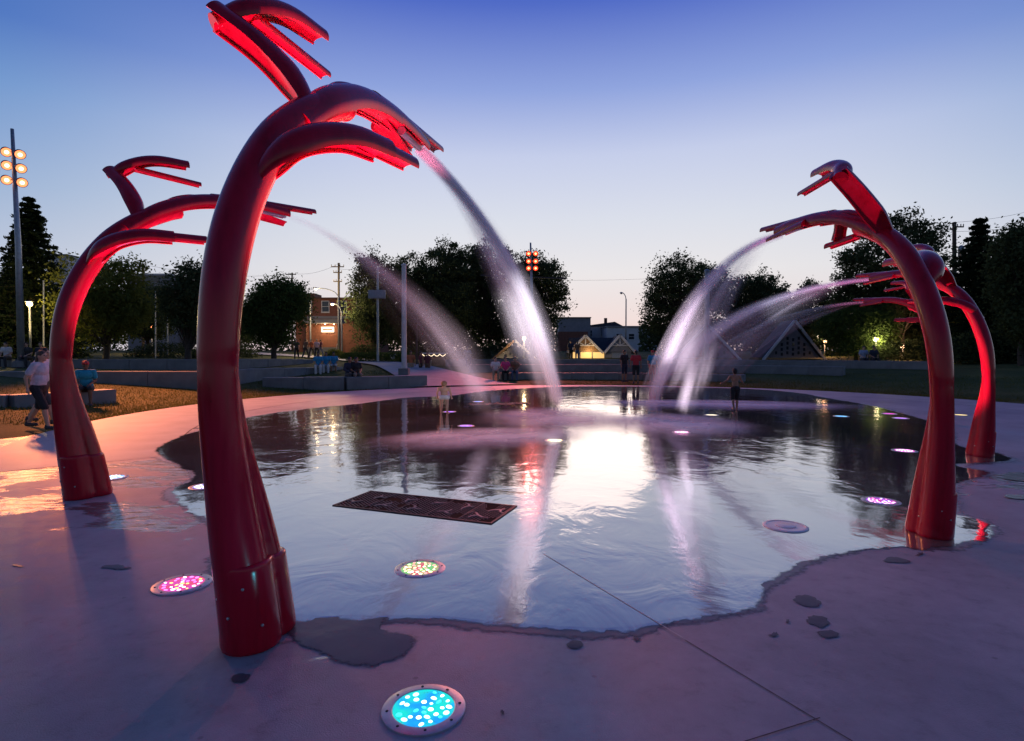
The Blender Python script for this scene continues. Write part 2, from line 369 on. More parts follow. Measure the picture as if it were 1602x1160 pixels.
def lawn_mat():
    m = bpy.data.materials.new('lawn'); m.use_nodes = True; t = m.node_tree; b = t.nodes['Principled BSDF']
    tc = N(t, 'ShaderNodeTexCoord')
    n1 = N(t, 'ShaderNodeTexNoise'); n1.inputs['Scale'].default_value = .5; n1.inputs['Detail'].default_value = 8
    n2 = N(t, 'ShaderNodeTexNoise'); n2.inputs['Scale'].default_value = 22; n2.inputs['Detail'].default_value = 6
    for n in (n1, n2): t.links.new(tc.outputs['Object'], n.inputs['Vector'])
    r = N(t, 'ShaderNodeValToRGB'); setramp(r, [(.3, (.05, .065, .016)), (.55, (.085, .09, .024)), (.72, (.13, .12, .035))]); t.links.new(n1.outputs['Fac'], r.inputs[0])
    r2 = N(t, 'ShaderNodeValToRGB'); setramp(r2, [(.3, (.6, .6, .6)), (.7, (1.25, 1.25, 1.25))]); t.links.new(n2.outputs['Fac'], r2.inputs[0])
    mx = N(t, 'ShaderNodeMix', data_type='RGBA', blend_type='MULTIPLY'); mx.inputs['Factor'].default_value = 1
    t.links.new(r.outputs[0], mx.inputs[6]); t.links.new(r2.outputs[0], mx.inputs[7]); t.links.new(mx.outputs[2], b.inputs['Base Color'])
    b.inputs['Roughness'].default_value = .9; b.inputs['Specular IOR Level'].default_value = .15
    bp = N(t, 'ShaderNodeBump'); bp.inputs['Strength'].default_value = .8; bp.inputs['Distance'].default_value = .06
    t.links.new(n2.outputs['Fac'], bp.inputs['Height']); t.links.new(bp.outputs[0], b.inputs['Normal'])
    return m
LAWN = lawn_mat()

# ------------------------------------------------------------------ ground, pad, path
def build_ground():
    mb = MB(); n = 144
    rr = [0, 6, 12.8, 13.6, 14.2, 15, 15.8, 17, 18, 19, 20, 21.5, 23, 25, 27, 30, 33, 37, 42, 48, 55, 65, 75, 90, 120, 180, 300, 600, 1200]
    vs = []; fs = []
    for i, r in enumerate(rr):
        for k in range(n):
            a = 2 * math.pi * k / n; x = PC.x + r * math.sin(a); y = PC.y + r * math.cos(a)
            z = hill(x, y) - .03
            if 15.5 < r < 120: z += .05 * noise.noise(Vector((x * .25, y * .25, 3)))
            vs.append((x, y, z))
    for i in range(len(rr) - 1):
        for k in range(n):
            k2 = (k + 1) % n; fs.append((i * n + k, (i + 1) * n + k, (i + 1) * n + k2, i * n + k2))
    mb.add(vs, fs); structure(mb.build('lawn_ground', LAWN, smooth=True))
build_ground()
def pad_radius(a):
    # a: angle from straight ahead; the pad opens to a wide apron on the camera side
    return RP + 16 * smooth(1.9, 2.35, abs(a))
def ring_sheet(name, r0, r1, z, m, a0=-math.pi, a1=math.pi, n=180, kind='structure', parent=None):
    mb = MB(); vs = []; fs = []
    for k in range(n + 1):
        a = a0 + (a1 - a0) * k / n
        for r in (r0(a) if callable(r0) else r0, r1(a) if callable(r1) else r1):
            vs.append((PC.x + r * math.sin(a), PC.y + r * math.cos(a), z))
    for k in range(n): fs.append((2 * k, 2 * k + 1, 2 * k + 3, 2 * k + 2))
    mb.add(vs, fs); o = mb.build(name, m, parent)
    if not parent: structure(o, kind)
    return o
ring_sheet('splash_pad', 0.0, pad_radius, 0.0, CONC)
pad = bpy.data.objects['splash_pad']
RIMC = mat('rim_concrete', (.34, .32, .33), .6, var=.14, vscale=1.5, bump=.12, bscale=90)
JOINT = mat('joint_dark', (.07, .06, .066), .9, var=.2)
def inner_r(a): return 11.0 + .3 * math.sin(a)
# lighter rim band with a joint on its inner side
rim = ring_sheet('pad_rim', inner_r, RP - .02, .0036, RIMC, R(-128), R(118), 150)
ring_sheet('joint', lambda a: inner_r(a) - .03, lambda a: inner_r(a) - .004, .0030, JOINT, R(-128), R(118), 150, parent=pad)
def ground_strip(name, pts, wd, z, m, parent=None):
    mb = MB(); vs = []; fs = []
    for i, p in enumerate(pts):
        p = Vector(p[:2]); q = Vector(pts[min(i + 1, len(pts) - 1)][:2]); o = Vector(pts[max(i - 1, 0)][:2])
        t = (q - o).normalized(); s = Vector((t.y, -t.x)); ww = wd[i] if isinstance(wd, list) else wd
        for e in (-.5, .5): v = p + s * ww * e; vs.append((v.x, v.y, z(v.x, v.y) if callable(z) else z))
    for i in range(len(pts) - 1): fs.append((2 * i, 2 * i + 1, 2 * i + 3, 2 * i + 2))
    mb.add(vs, fs); o = mb.build(name, m, parent)
    if not parent: structure(o)
    return o
pa = G(850, 868); pb = G(1068, 1000); pd = (pb - pa).normalized()
ground_strip('joint', [pb + pd * .02, pb + pd * 3.2], .006, .003, JOINT, pad)
pe = G(1283, 1124); pf = G(1150, 1166); ground_strip('joint', [pe, pf, pf + (pf - pe) * 2], .006, .0035, JOINT, pad)
WLINE = mat('joint_scale', (.42, .40, .40), .5, var=.2, vscale=9)
ground_strip('joint', [pa, pb], .006, .0085, WLINE, pad)
PATHM = mat('path_concrete', (.33, .30, .31), .7, var=.15, vscale=1.2, bump=.1)
pth = spline([(-2.2, 28.2, 0), (-4.0, 32, 0), (-7.0, 38, 0), (-11.5, 46, 0), (-18, 55, 0), (-27, 64, 0), (-34, 72, 0)], 40)
ground_strip('footpath', pth, [5.5 - 2.4 * min(1, k / 16) for k in range(41)], lambda x, y: hill(x, y) + .07, PATHM)

# water sheets: ragged outlines
def ragged(poly, amp, step=.06, seed=0, closed=True):
    poly = [Vector(p[:2]) for p in poly]; n0 = len(poly); fine = []
    for i in range(n0):
        p0, p1, p2, p3 = poly[i - 1], poly[i], poly[(i + 1) % n0], poly[(i + 2) % n0]
        for t in (0, .25, .5, .75): fine.append(.5 * ((2 * p1) + (p2 - p0) * t + (2 * p0 - 5 * p1 + 4 * p2 - p3) * t * t + (3 * p1 - p0 - 3 * p2 + p3) * t ** 3))
    poly = fine; out = []; n = len(poly)
    for i in range(n):
        a = Vector(poly[i][:2]); b = Vector(poly[(i + 1) % n][:2]); L = (b - a).length; k = max(1, int(L / step)); d = (b - a); nn = Vector((d.y, -d.x)).normalized()
        for j in range(k):
            p = a + d * j / k; q = Vector((p.x, p.y, seed))
            off = noise.noise(q * 1.7) * .7 + noise.noise(q * 5) * .5 + noise.noise(q * 13) * .5 + noise.noise(q * 31) * .35
            off2 = noise.noise(q * 11 + Vector((5, 5, 5))) * .5 + noise.noise(q * 29 + Vector((9, 1, 5))) * .25
            near = min(1, p.length / 9 + .35)
            out.append(p + (nn * off + d.normalized() * off2) * amp * near)
    return out
def sheet(name, poly, z, m, kind='structure', label=None):
    t = tessellate_polygon([[Vector((p.x, p.y, 0)) for p in poly]])
    me = bpy.data.meshes.new(name); me.from_pydata([(p.x, p.y, z) for p in poly], [], [tuple(x) for x in t]); me.update()
    bm = bmesh.new(); bm.from_mesh(me); bmesh.ops.recalc_face_normals(bm, faces=bm.faces)
    if bm.faces and sum(f.normal.z for f in bm.faces) < 0: bmesh.ops.reverse_faces(bm, faces=bm.faces)
    bm.to_mesh(me); bm.free()
    o = mk(name, me, m); structure(o, kind)
    return o
edge_px = [(462, 975), (500, 968), (545, 972), (600, 970), (680, 972), (740, 980), (800, 986), (880, 990), (960, 993), (1000, 990),
           (1060, 978), (1120, 966), (1188, 950), (1196, 925), (1225, 905), (1255, 886), (1330, 868), (1400, 855), (1440, 862), (1490, 858), (1540, 846), (1562, 832), (1530, 812), (1495, 800),
           (1500, 760), (1560, 742), (1500, 728), (1590, 722), (1560, 708), (1500, 696), (1490, 672), (1440, 655), (1370, 636), (1300, 624), (1240, 614), (1150, 608),
           (1040, 606), (960, 605), (860, 606), (760, 612), (700, 620), (640, 622), (560, 632), (480, 640), (400, 651), (330, 668), (262, 690), (240, 712), (300, 742), (262, 770), (300, 806), (345, 832), (330, 870), (352, 900), (420, 950)]
poly = [G(*p) for p in edge_px]
main_edge = ragged(poly, .085, .03, 1.0)
def feathered(name, outer, band, z, m, rise=.001):
    n = len(outer); area = sum(outer[i - 1].x * outer[i].y - outer[i].x * outer[i - 1].y for i in range(n)); sg = 1 if area > 0 else -1; inner = []
    for i in range(n):
        t = sum(((outer[(i + k) % n] - outer[i - k]) for k in range(1, 13)), Vector((0, 0))); nn = Vector((-t.y, t.x)).normalized() * sg
        q = sum((outer[(i + k) % n] for k in range(-5, 6)), Vector((0, 0))) / 11
        inner.append(q + nn * band * min(1.6, .4 + outer[i].length / 10))
    tri = tessellate_polygon([[Vector((p.x, p.y, 0)) for p in inner]])
    vs = [(p.x, p.y, z) for p in outer] + [(p.x, p.y, z + min(rise, .001)) for p in inner]
    fs = [(i, (i + 1) % n, n + (i + 1) % n, n + i) if sg > 0 else (i, n + i, n + (i + 1) % n, (i + 1) % n) for i in range(n)] + [tuple(n + k for k in x) for x in tri]
    me = bpy.data.meshes.new(name); me.from_pydata(vs, [], fs); me.update()
    bm = bmesh.new(); bm.from_mesh(me)
    for f in bm.faces:
        if f.normal.z < 0: f.normal_flip()
    bm.to_mesh(me); bm.free()
    at = me.attributes.new('depth', 'FLOAT', 'POINT'); at.data.foreach_set('value', [0.0] * n + [1.0] * n)
    return structure(mk(name, me, m))
feathered('pool_water', main_edge, .085, .0050, WATER)
cps = [Vector(p[:2]) for p in poly]; ctr = sum(cps, Vector((0, 0))) / len(cps); dmp = []
for i, p in enumerate(cps):
    t = cps[(i + 1) % len(cps)] - cps[i - 1]; nn = Vector((-t.y, t.x)).normalized(); nn = nn if nn.dot(p - ctr) > 0 else -nn
    dmp.append(p + nn * (.04 + .14 * abs(noise.noise(Vector((p.x * 1.3, p.y * 1.3, 8))))))
DAMPE = water_mat('damp_margin_film', (.17, .152, .165), ior=6, bstr=.1, s1=6, rough=.35, fade=True)
feathered('damp_margin', ragged(dmp, .09, .03, 6.0), .16, .0024, DAMPE)
STAIN = water_mat('wet_stain_film', (.115, .092, .10), ior=5.5, bstr=.15, s1=5, rough=.3, fade=True)
feathered('wet_stain', ragged([G(*p) for p in [(440, 985), (480, 1012), (520, 1036), (565, 1047), (615, 1036), (656, 1006), (640, 990), (600, 984), (620, 960), (540, 948), (470, 952)]], .10, .02, 9.0), .11, .0042, STAIN)
def puddle(px, amp=.03, z=.0, m=None, name='puddle', seed=2.0):
    z = z or .0055 + seed * .0004
    sheet(name, ragged([G(*p) for p in px], amp, .03, seed), z, m or PUD)
puddle([(1585, 742), (1640, 746), (1640, 756), (1570, 750)], .03, seed=10)
puddle([(1575, 775), (1640, 778), (1640, 784), (1580, 781)], .02, seed=11)
# wet footprints and drips
DAMPF = water_mat('wet_mark_film', (.085, .075, .085), ior=7, bstr=.1, s1=6, rough=.4, fade=True)
for i, (x, y, a, b) in enumerate([(1262, 942, 24, 9), (1283, 972, 22, 10), (1298, 993, 12, 5), (1212, 995, 12, 7), (1232, 974, 10, 5), (995, 1000, 8, 5), (900, 1010, 6, 3), (30, 886, 12, 3), (184, 888, 26, 4),
                                  (1400, 878, 22, 4), (1440, 868, 16, 4), (380, 1062, 9, 5), (786, 1115, 8, 5), (500, 968, 13, 3), (590, 1120, 0, 0)][:14]):
    pts = [G(x - a, y), G(x - a * .5, y - b), G(x + a * .6, y - b * .7), G(x + a, y + b * .3), G(x + a * .3, y + b), G(x - a * .6, y + b * .6)]
    feathered('wet_mark', ragged(pts, .075, .012, 20 + i), .022, .0035 + .00005 * i, DAMPF, .012)
# ------------------------------------------------------------------ spouts
ARMP = dict(span=205)
def V(u, wv, z): return Vector((wv, u, z))      # local frame: +y is forward (u), +x is right (w)
def fuse(mb, name, vox, it):
    me = mb.mesh(name); o = bpy.data.objects.new(name, me); COL.objects.link(o)
    md = o.modifiers.new('r', 'REMESH'); md.mode = 'VOXEL'; md.voxel_size = vox
    sm = o.modifiers.new('s', 'SMOOTH'); sm.factor = .5; sm.iterations = it
    dg = bpy.context.evaluated_depsgraph_get(); me2 = bpy.data.meshes.new_from_object(o.evaluated_get(dg)); bpy.data.objects.remove(o); bpy.data.meshes.remove(me); me2.name = name
    return me2
def make_spout(seed=0):
    """returns dict of part meshes in canonical size"""
    parts = []
    main = spline([V(-.02, 0, 0), V(-.06, -.015, .35), V(-.11, -.05, .8), V(-.15, -.085, 1.4), V(-.10, -.09, 2.0), V(.06, -.085, 2.5), V(.32, -.06, 2.93), V(.62, -.02, 3.22), V(.95, 0, 3.41), V(1.12, 0, 3.48)], 60)
    rad = []
    for p in main:
        r = .106
        if p.z < 1.6: r = .102 + .055 * smooth(1.45, 0, p.z)
        r += .012 * smooth(1.6, 2.4, p.z) - .008 * smooth(2.9, 3.5, p.z)
        rad.append(r)
    trunk = MB(); trunk.tube(main, rad, 32)
    # forward root that melts into the stem half way up
    fr = spline([V(.15, .0, 0), V(.11, -.01, .3), V(.03, -.035, .75), V(-.06, -.065, 1.2), V(-.12, -.08, 1.62)], 30)
    trunk.tube(fr, [.135 - .065 * smooth(.1, 1.5, p.z) for p in fr], 28)
    parts.append(('stem', fuse(trunk, 'stem', .013, 7), RED, 60))
    # bolted sleeve round the foot
    mb = MB(); prof = []
    def lobe(u0, u1, r0, r1, z0, z1):
        pts = [V(u0, 0, z0), V(u0, 0, z0 + .03), V((u0 + u1) / 2, 0, (z0 + z1) / 2), V(u1, 0, z1 - .02), V(u1, 0, z1)]
        mb.tube(pts, [r0 * .97, r0, (r0 + r1) / 2, r1, r1 * .965], 32)
    lobe(-.02, -.072, .165, .145, 0, .50); lobe(.15, .085, .149, .131, 0, .49)
    parts.append(('foot_sleeve', fuse(mb, 'foot_sleeve', .012, 6), RED, 60))
    for a, z in ((200, .40), (235, .31), (268, .22), (300, .38), (150, .2), (330, .16)):
        r = .172 - .028 * z / .5
        c = V(-.02 - .1 * z, 0, z) + Vector((math.cos(R(a)) * r, math.sin(R(a)) * r, 0))
        d = Vector((math.cos(R(a)), math.sin(R(a)), 0)) * .008
        mb = MB(); mb.tube([c - d, c + d * .6, c + d], [.008, .008, .004], 10)
        parts.append(('bolt', mb.mesh('bolt'), STEEL, 40))
    # main spout channel (open underneath), stepping down towards the nozzle
    c1 = spline([V(.50, 0, 3.10), V(.85, 0, 3.36), V(1.25, .0, 3.56), V(1.62, 0, 3.66), V(1.95, 0, 3.70)], 26)
    mb = MB(); mb.gutter(c1, [(.140 - .018 * k / 26) * (.72 + .28 * smooth(0, 9, k)) for k in range(27)], 225)
    parts.append(('spout_channel', mb.mesh('spout_channel'), RED, 40))
    c2 = spline([V(1.55, 0, 3.665), V(1.95, 0, 3.715), V(2.35, 0, 3.73), V(2.68, 0, 3.715)], 20)
    mb = MB(); mb.gutter(c2, [.118 - .012 * k / 20 for k in range(21)], 225)
    parts.append(('spout_channel', mb.mesh('spout_channel'), RED, 40))
    c3 = lerp(V(2.30, .015, 3.79), V(3.15, .03, 3.835), 8)
    mb = MB(); mb.gutter(c3, .06, 220, .01)
    parts.append(('spout_tip', mb.mesh('spout_tip'), RED, 40))
    # side fin beside the tip
    c4 = lerp(V(1.95, -.10, 3.66), V(2.75, -.13, 3.60), 6)
    mb = MB(); mb.gutter(c4, [.085, .085, .08, .075, .07, .062, .055], 150, .012, tilt=R(-35))
    parts.append(('side_fin', mb.mesh('side_fin'), RED, 40))
    # nozzle inside the channel
    mb = MB(); mb.tube([V(2.2, 0, 3.70), V(2.60, 0, 3.70), V(2.66, 0, 3.695)], [.04, .04, .03], 14)
    parts.append(('nozzle', mb.mesh('nozzle'), STEEL, 40))
    # cap ridge on top of the channel
    c5 = spline([V(.95, -.04, 3.49), V(1.08, -.04, 3.585), V(1.25, -.035, 3.655), V(1.38, -.03, 3.69)], 14)
    mb = MB(); mb.gutter(c5, [.045 + .012 * math.sin(math.pi * k / 14) for k in range(15)], 150, .012)
    parts.append(('ridge_cap', mb.mesh('ridge_cap'), RED, 40))
    # lower arm
    a1 = spline([V(.13, -.05, 2.62), V(.20, .10, 2.78), V(.34, .22, 2.91), V(.56, .35, 2.985), V(.84, .44, 3.0)], 24)
    mb = MB(); mb.gutter(a1, [(.135 - .026 * k / 24) * (.5 + .5 * smooth(0, 9, k)) for k in range(25)], 220)
    parts.append(('lower_arm', mb.mesh('lower_arm'), RED, 40))
    a2 = lerp(V(.66, .39, 3.015), V(1.20, .49, 3.03), 8)
    mb = MB(); mb.gutter(a2, .074, 220, .01)
    parts.append(('arm_tip', mb.mesh('arm_tip'), RED, 40))
    # upper fin: back-swept leg, curved blade, straight blade
    b1 = spline([V(.64, .03, 3.20), V(.66, -.18, 3.48), V(.655, -.42, 3.725), V(.62, -.70, 3.94)], 18)
    mb = MB(); mb.gutter(b1, [(.125 - .020 * k / 18) * (.55 + .45 * smooth(0, 7, k)) for k in range(19)], 220, up=(.70, .55, .45), deep=.25)
    parts.append(('fin_leg', mb.mesh('fin_leg'), RED, 40))
    b2 = spline([V(.61, -.68, 3.87), V(.80, -.50, 4.035), V(1.06, -.42, 4.14), V(1.42, -.36, 4.165)], 20)
    mb = MB(); mb.gutter(b2, [(.108 - .026 * k / 20) * (.72 + .28 * smooth(0, 5, k)) for k in range(21)], 220)
    parts.append(('fin_blade', mb.mesh('fin_blade'), RED, 40))
    b3 = lerp(V(.84, -.53, 4.01), V(1.62, -.43, 3.97), 8)
    mb = MB(); mb.gutter(b3, .052, 220, .01)
    parts.append(('fin_tip', mb.mesh('fin_tip'), RED, 40))
    for nm, me, m, au in parts:
        me.materials.append(m)
        me.polygons.foreach_set('use_smooth', [True] * len(me.polygons)); me.set_sharp_from_angle(angle=R(au))
    return parts
SP = make_spout()
STRIP = glowmat('led_strip_magenta', (1.0, .10, .75), 5.0)
def strip_mesh(pts, wd):
    mb = MB()
    for a, b in zip(pts[:-1], pts[1:]): mb.bar(a, b, wd, .006)
    me = mb.mesh('light_strip'); me.materials.append(STRIP); return me
STRIPS = [strip_mesh(lerp(V(.86, .427, 3.02), V(1.17, .486, 3.028), 3), .016)]
def place_spout(base, head, s, label, strips=True, mirror=False):
    t = thing('water_spout', label, 'water spout', base, -R(head), 'red spouts around the splash pad')
    t.scale = (s, s, s)
    for nm, me, m, au in SP:
        o = bpy.data.objects.new(nm, me); COL.objects.link(o); o.parent = t
        if mirror and nm in ('lower_arm', 'arm_tip'): o.scale.x = -1
    if strips:
        for me in STRIPS:
            o = bpy.data.objects.new('light_strip', me); COL.objects.link(o); o.parent = t
            if mirror: o.scale.x = -1
    return t
SPOUTS = [
    (G(397, 1003), 12.0, 1.0, 'largest red tubular spout, foreground left, its nozzle arching over the water', False),
    (G(129, 778), 34.5, 1.0, 'red tubular spout at the left, in front of the walking couple', True),
    (G(1460, 838), -9.7, .856, 'nearest red tubular spout on the right side of the pool', False),
    (G(1537, 714), -12.0, .83, 'red tubular spout farthest right, beside the dark trees', False),
    (G(1478, 664), -17.0, .80, 'small distant red spout half hidden behind the near right spout', True),
]
for i, (b, h, s, l, st) in enumerate(SPOUTS): place_spout(b, h, s, l, st, i > 2)

# short T shaped stub hanging under the channel of the near right spout
near_right = [o for o in bpy.data.objects if o.name == 'water_spout.002'][0]
mb = MB(); mb.gutter(lerp(V(1.40, .0, 3.60), V(1.46, .0, 3.36), 4), [.10, .085, .08, .085, .09], 200, .012, up=(0, 1, .2)); mb.build('stub', RED, near_right, auto=40)
mb = MB(); mb.gutter(lerp(V(1.18, .02, 3.35), V(1.66, .0, 3.31), 5), .06, 220, .01); mb.build('stub_bar', RED, near_right, auto=40)
def upspot(p, target, power, color, cone=70, rad=.10, name='uplight'):
    l = bpy.data.lights.new(name, 'SPOT'); l.energy = power; l.color = color; l.spot_size = R(cone); l.spot_blend = .5; l.shadow_soft_size = rad
    o = bpy.data.objects.new(name, l); COL.objects.link(o); o.location = p
    o.rotation_euler = (Vector(target) - Vector(p)).to_track_quat('-Z', 'Y').to_euler(); return o
def sp_world(i, u, wv, z):
    b, h, s, _, _ = SPOUTS[i]; h = R(h)
    return b + Vector((math.sin(h) * u + math.cos(h) * wv, math.cos(h) * u - math.sin(h) * wv, z)) * s

# ------------------------------------------------------------------ in-ground lights
def lens_mat(name, c1, c2, s):
    m = bpy.data.materials.new(name); m.use_nodes = True; t = m.node_tree; b = t.nodes['Principled BSDF']
    tc = N(t, 'ShaderNodeTexCoord'); nz = N(t, 'ShaderNodeTexNoise'); nz.inputs['Scale'].default_value = 9; nz.inputs['Detail'].default_value = 1
    t.links.new(tc.outputs['Object'], nz.inputs['Vector']); r = N(t, 'ShaderNodeValToRGB'); setramp(r, [(.40, c1), (.6, c2)])
    t.links.new(nz.outputs['Fac'], r.inputs[0]); t.links.new(r.outputs[0], b.inputs['Emission Color']); b.inputs['Emission Strength'].default_value = s
    b.inputs['Base Color'].default_value = (.1, .1, .1, 1); b.inputs['Roughness'].default_value = .1; return m
BEZEL = mat('bezel_steel', (.50, .47, .48), .38, metal=.6, var=.1, vscale=30)
def bezel_mesh():
    mb = MB(); mb.lathe((0, 0, 0), [(.142, .004), (.142, .009), (.147, .0125), (.184, .0115), (.193, .008), (.194, -.01)], 48, cap=False)
    me = mb.mesh('bezel'); me.materials.append(BEZEL); me.polygons.foreach_set('use_smooth', [True] * len(me.polygons)); me.set_sharp_from_angle(angle=R(35)); return me
def disc_mesh(r, z, n=40):
    mb = MB(); mb.add([(r * math.cos(2 * math.pi * k / n), r * math.sin(2 * math.pi * k / n), z) for k in range(n)], [tuple(range(n))]); return mb.mesh('lens')
BZ = bezel_mesh()
def bolt_mesh():
    mb = MB(); mb.lathe((0, 0, 0), [(.007, 0), (.007, .003), (.004, .005)], 8); me = mb.mesh('bolt'); me.materials.append(DARKM); return me
BOLT = bolt_mesh()
def led_mesh():
    mb = MB(); mb.lathe((0, 0, 0), [(.015, 0), (.013, .004), (.007, .006)], 12); return mb.mesh('led')
def ground_light(p, label, c1, c2, s=1.3, leds=None, detail=True):
    t = thing('ground_light', label, 'ground light', (p.x, p.y, -.001), random.uniform(0, 3), 'round lights set in the pad')
    for k in ([0] if True else []):
        o = bpy.data.objects.new('bezel', BZ); COL.objects.link(o); o.parent = t
    me = disc_mesh(.1425, .010); mk('lens', me, lens_mat('lens_' + str(len(bpy.data.materials)), c1, c2, s), t)
    if detail:
        for k in range(8):
            o = bpy.data.objects.new('bolt', BOLT); COL.objects.link(o); o.parent = t
            a = 2 * math.pi * k / 8; o.location = (.167 * math.cos(a), .167 * math.sin(a), .0105)
    if leds:
        pts = [(0, 0)] + [(r_ * math.cos(2 * math.pi * k / n_ + n_), r_ * math.sin(2 * math.pi * k / n_ + n_)) for r_, n_ in ((.042, 6), (.08, 11), (.116, 16)) for k in range(n_)]
        ms = [led_mesh() for _ in leds]
        for me, (c, st) in zip(ms, leds): me.materials.append(glowmat('led_%.2f_%.2f_%.2f_%.1f' % (*c, st), c, st))
        for q in pts:
            if random.random() < .12: continue
            q = (q[0] + random.gauss(0, .004), q[1] + random.gauss(0, .004))
            o = bpy.data.objects.new('led', random.choice(ms)); COL.objects.link(o); o.parent = t; o.location = (q[0], q[1], .0105); o.scale = (random.uniform(.5, 1.05), random.uniform(.5, 1.15), .5)
    return t
WH = ((.75, 1, 1), 3.5)
ground_light(G(663, 1110), 'turquoise in-ground light with a steel rim, nearest to the viewer', (.0, .32, .85), (.0, .70, .62), 1.15, [WH, ((.5, 1, .95), 3), ((.05, .75, .9), 1.6)])
ground_light(G(657, 891), 'in-ground light glowing red and green below the drain grate', (.75, .08, .10), (.15, .65, .15), .9, [((1, .65, .35), 3), ((1, .3, .3), 2.2), ((.6, 1, .4), 2.2), ((1, .85, .6), 3.2)])
ground_light(G(285, 915), 'magenta in-ground light left of the largest spout', (.75, .0, .45), (.85, .02, .12), .95, [((1, .5, 1), 3), ((1, .55, .15), 2.6), ((.8, .2, 1), 2.4), ((1, .8, .95), 3.6)])
ground_light(G(1378, 785), 'pink and violet in-ground light near the right spout foot', (.8, .03, .4), (.35, .1, .8), .95, [((1, .5, .9), 3), ((.6, .6, 1), 2.6), ((1, .3, .6), 2.4)])
ground_light(G(175, 748), 'blue white in-ground light behind the left spout foot', (.1, .3, .9), (.4, .6, 1), 1.4, [((.7, .85, 1), 4)])
ground_light(G(322, 762), 'pale violet in-ground light half hidden behind the largest spout', (.3, .2, .9), (.7, .6, 1), 1.4, [((.8, .8, 1), 3)])
ground_light(G(868, 690), 'yellow in-ground light under the falling jet', (1, .75, .2), (1, .85, .4), 2.2, [((1, .9, .6), 4)])
ground_light(G(1066, 677), 'hot pink in-ground light right of the central splash', (1, .1, .5), (1, .35, .7), 2.0, [((1, .6, .8), 4)])
ground_light(G(1113, 650), 'warm white in-ground light left of the running boy', (1, .8, .45), (1, .9, .7), 1.6)
ground_light(G(1316, 652), 'light blue in-ground light on the right half of the water', (.1, .45, 1), (.3, .7, 1), 1.5)
ground_light(G(1391, 648), 'magenta in-ground light, farther of the two before the right spouts', (1, .05, .6), (.8, .2, .9), 1.3)
ground_light(G(1409, 655), 'violet in-ground light just left of the near right spout', (.5, .15, 1), (.7, .4, 1), 1.3)
ground_light(G(1415, 706), 'magenta in-ground light in dark water left of the right spout', (1, .05, .55), (1, .3, .8), 1.4, [((1, .5, .9), 3)])
ground_light(G(748, 629), 'blue in-ground light right of the toddler', (.1, .3, 1), (.5, .6, 1), 1.5, None, False)
ground_light(G(703, 645), 'violet in-ground light by the toddler\'s feet', (.4, .1, 1), (.6, .3, 1), 1.4, None, False)
ground_light(G(729, 667), 'violet in-ground light nearer than the toddler', (.4, .08, 1), (.65, .35, 1), 1.6, None, False)
ground_light(G(1503, 650), 'small yellow in-ground light between the two right spouts', (1, .7, .2), (1, .8, .4), 1.4, None, False)
# unlit white cover plate
cv = thing('cover_plate', 'pale unlit round cover plate in the shallow water at right', 'cover plate', G(1229, 825) + Vector((0, 0, .002)))
mb = MB(); mb.lathe((0, 0, 0), [(.20, -.01), (.20, .008), (.19, .014), (.168, .015), (.165, .011), (.0, .012)], 48, cap=False); mb.build('plate', mat('cover_white', (.72, .70, .70), .35, var=.06), cv, auto=35)
mb = MB(); mb.lathe((0, 0, .0115), [(.09, 0), (.09, .006), (.082, .009), (.0, .010)], 32, cap=False); mb.build('hub', MATS['cover_white'], cv, auto=35)

# spots at the in-ground fixtures, tinted and boosted to brighten spouts and jets
upspot(G(657, 891, .06), sp_world(0, 1.2, 0, 3.6), 1500, (1, .25, .42), 66)
upspot(G(285, 915, .06), sp_world(0, .6, -.5, 3.7), 1300, (1, .20, .55), 58)
upspot(G(663, 1110, .06), sp_world(0, .0, 0, 2.2), 25, (.1, .75, 1), 95)
upspot(G(322, 762, .06), sp_world(1, 1.2, 0, 3.6), 1000, (1, .25, .65), 70)
upspot(G(175, 748, .06), sp_world(1, .6, -.4, 3.6), 450, (1, .30, .60), 60)
upspot(G(1378, 785, .06), sp_world(2, 1.0, 0, 3.0), 500, (1, .25, .65), 90)
upspot(G(1415, 706, .06), sp_world(3, 1.2, 0, 3.4), 900, (1, .2, .5), 95)
upspot(G(1391, 648, .06), sp_world(4, 1.2, 0, 3.4), 900, (1, .2, .5), 95)
upspot(G(868, 690, .06), (0.6, 12.8, 2.6), 750, (.97, .92, 1), 110)
upspot(G(1066, 677, .06), (3.3, 12.4, 3), 800, (1, .82, .95), 80)
upspot(G(1113, 650, .06), (4.2, 14.6, 3), 900, (.93, .88, 1), 66)
upspot(G(729, 667, .06), (-1.0, 12.6, 3), 150, (.9, .7, 1), 120)
upspot(G(1316, 652, .06), (7.6, 14.0, 3.2), 600, (.9, .86, 1), 60)

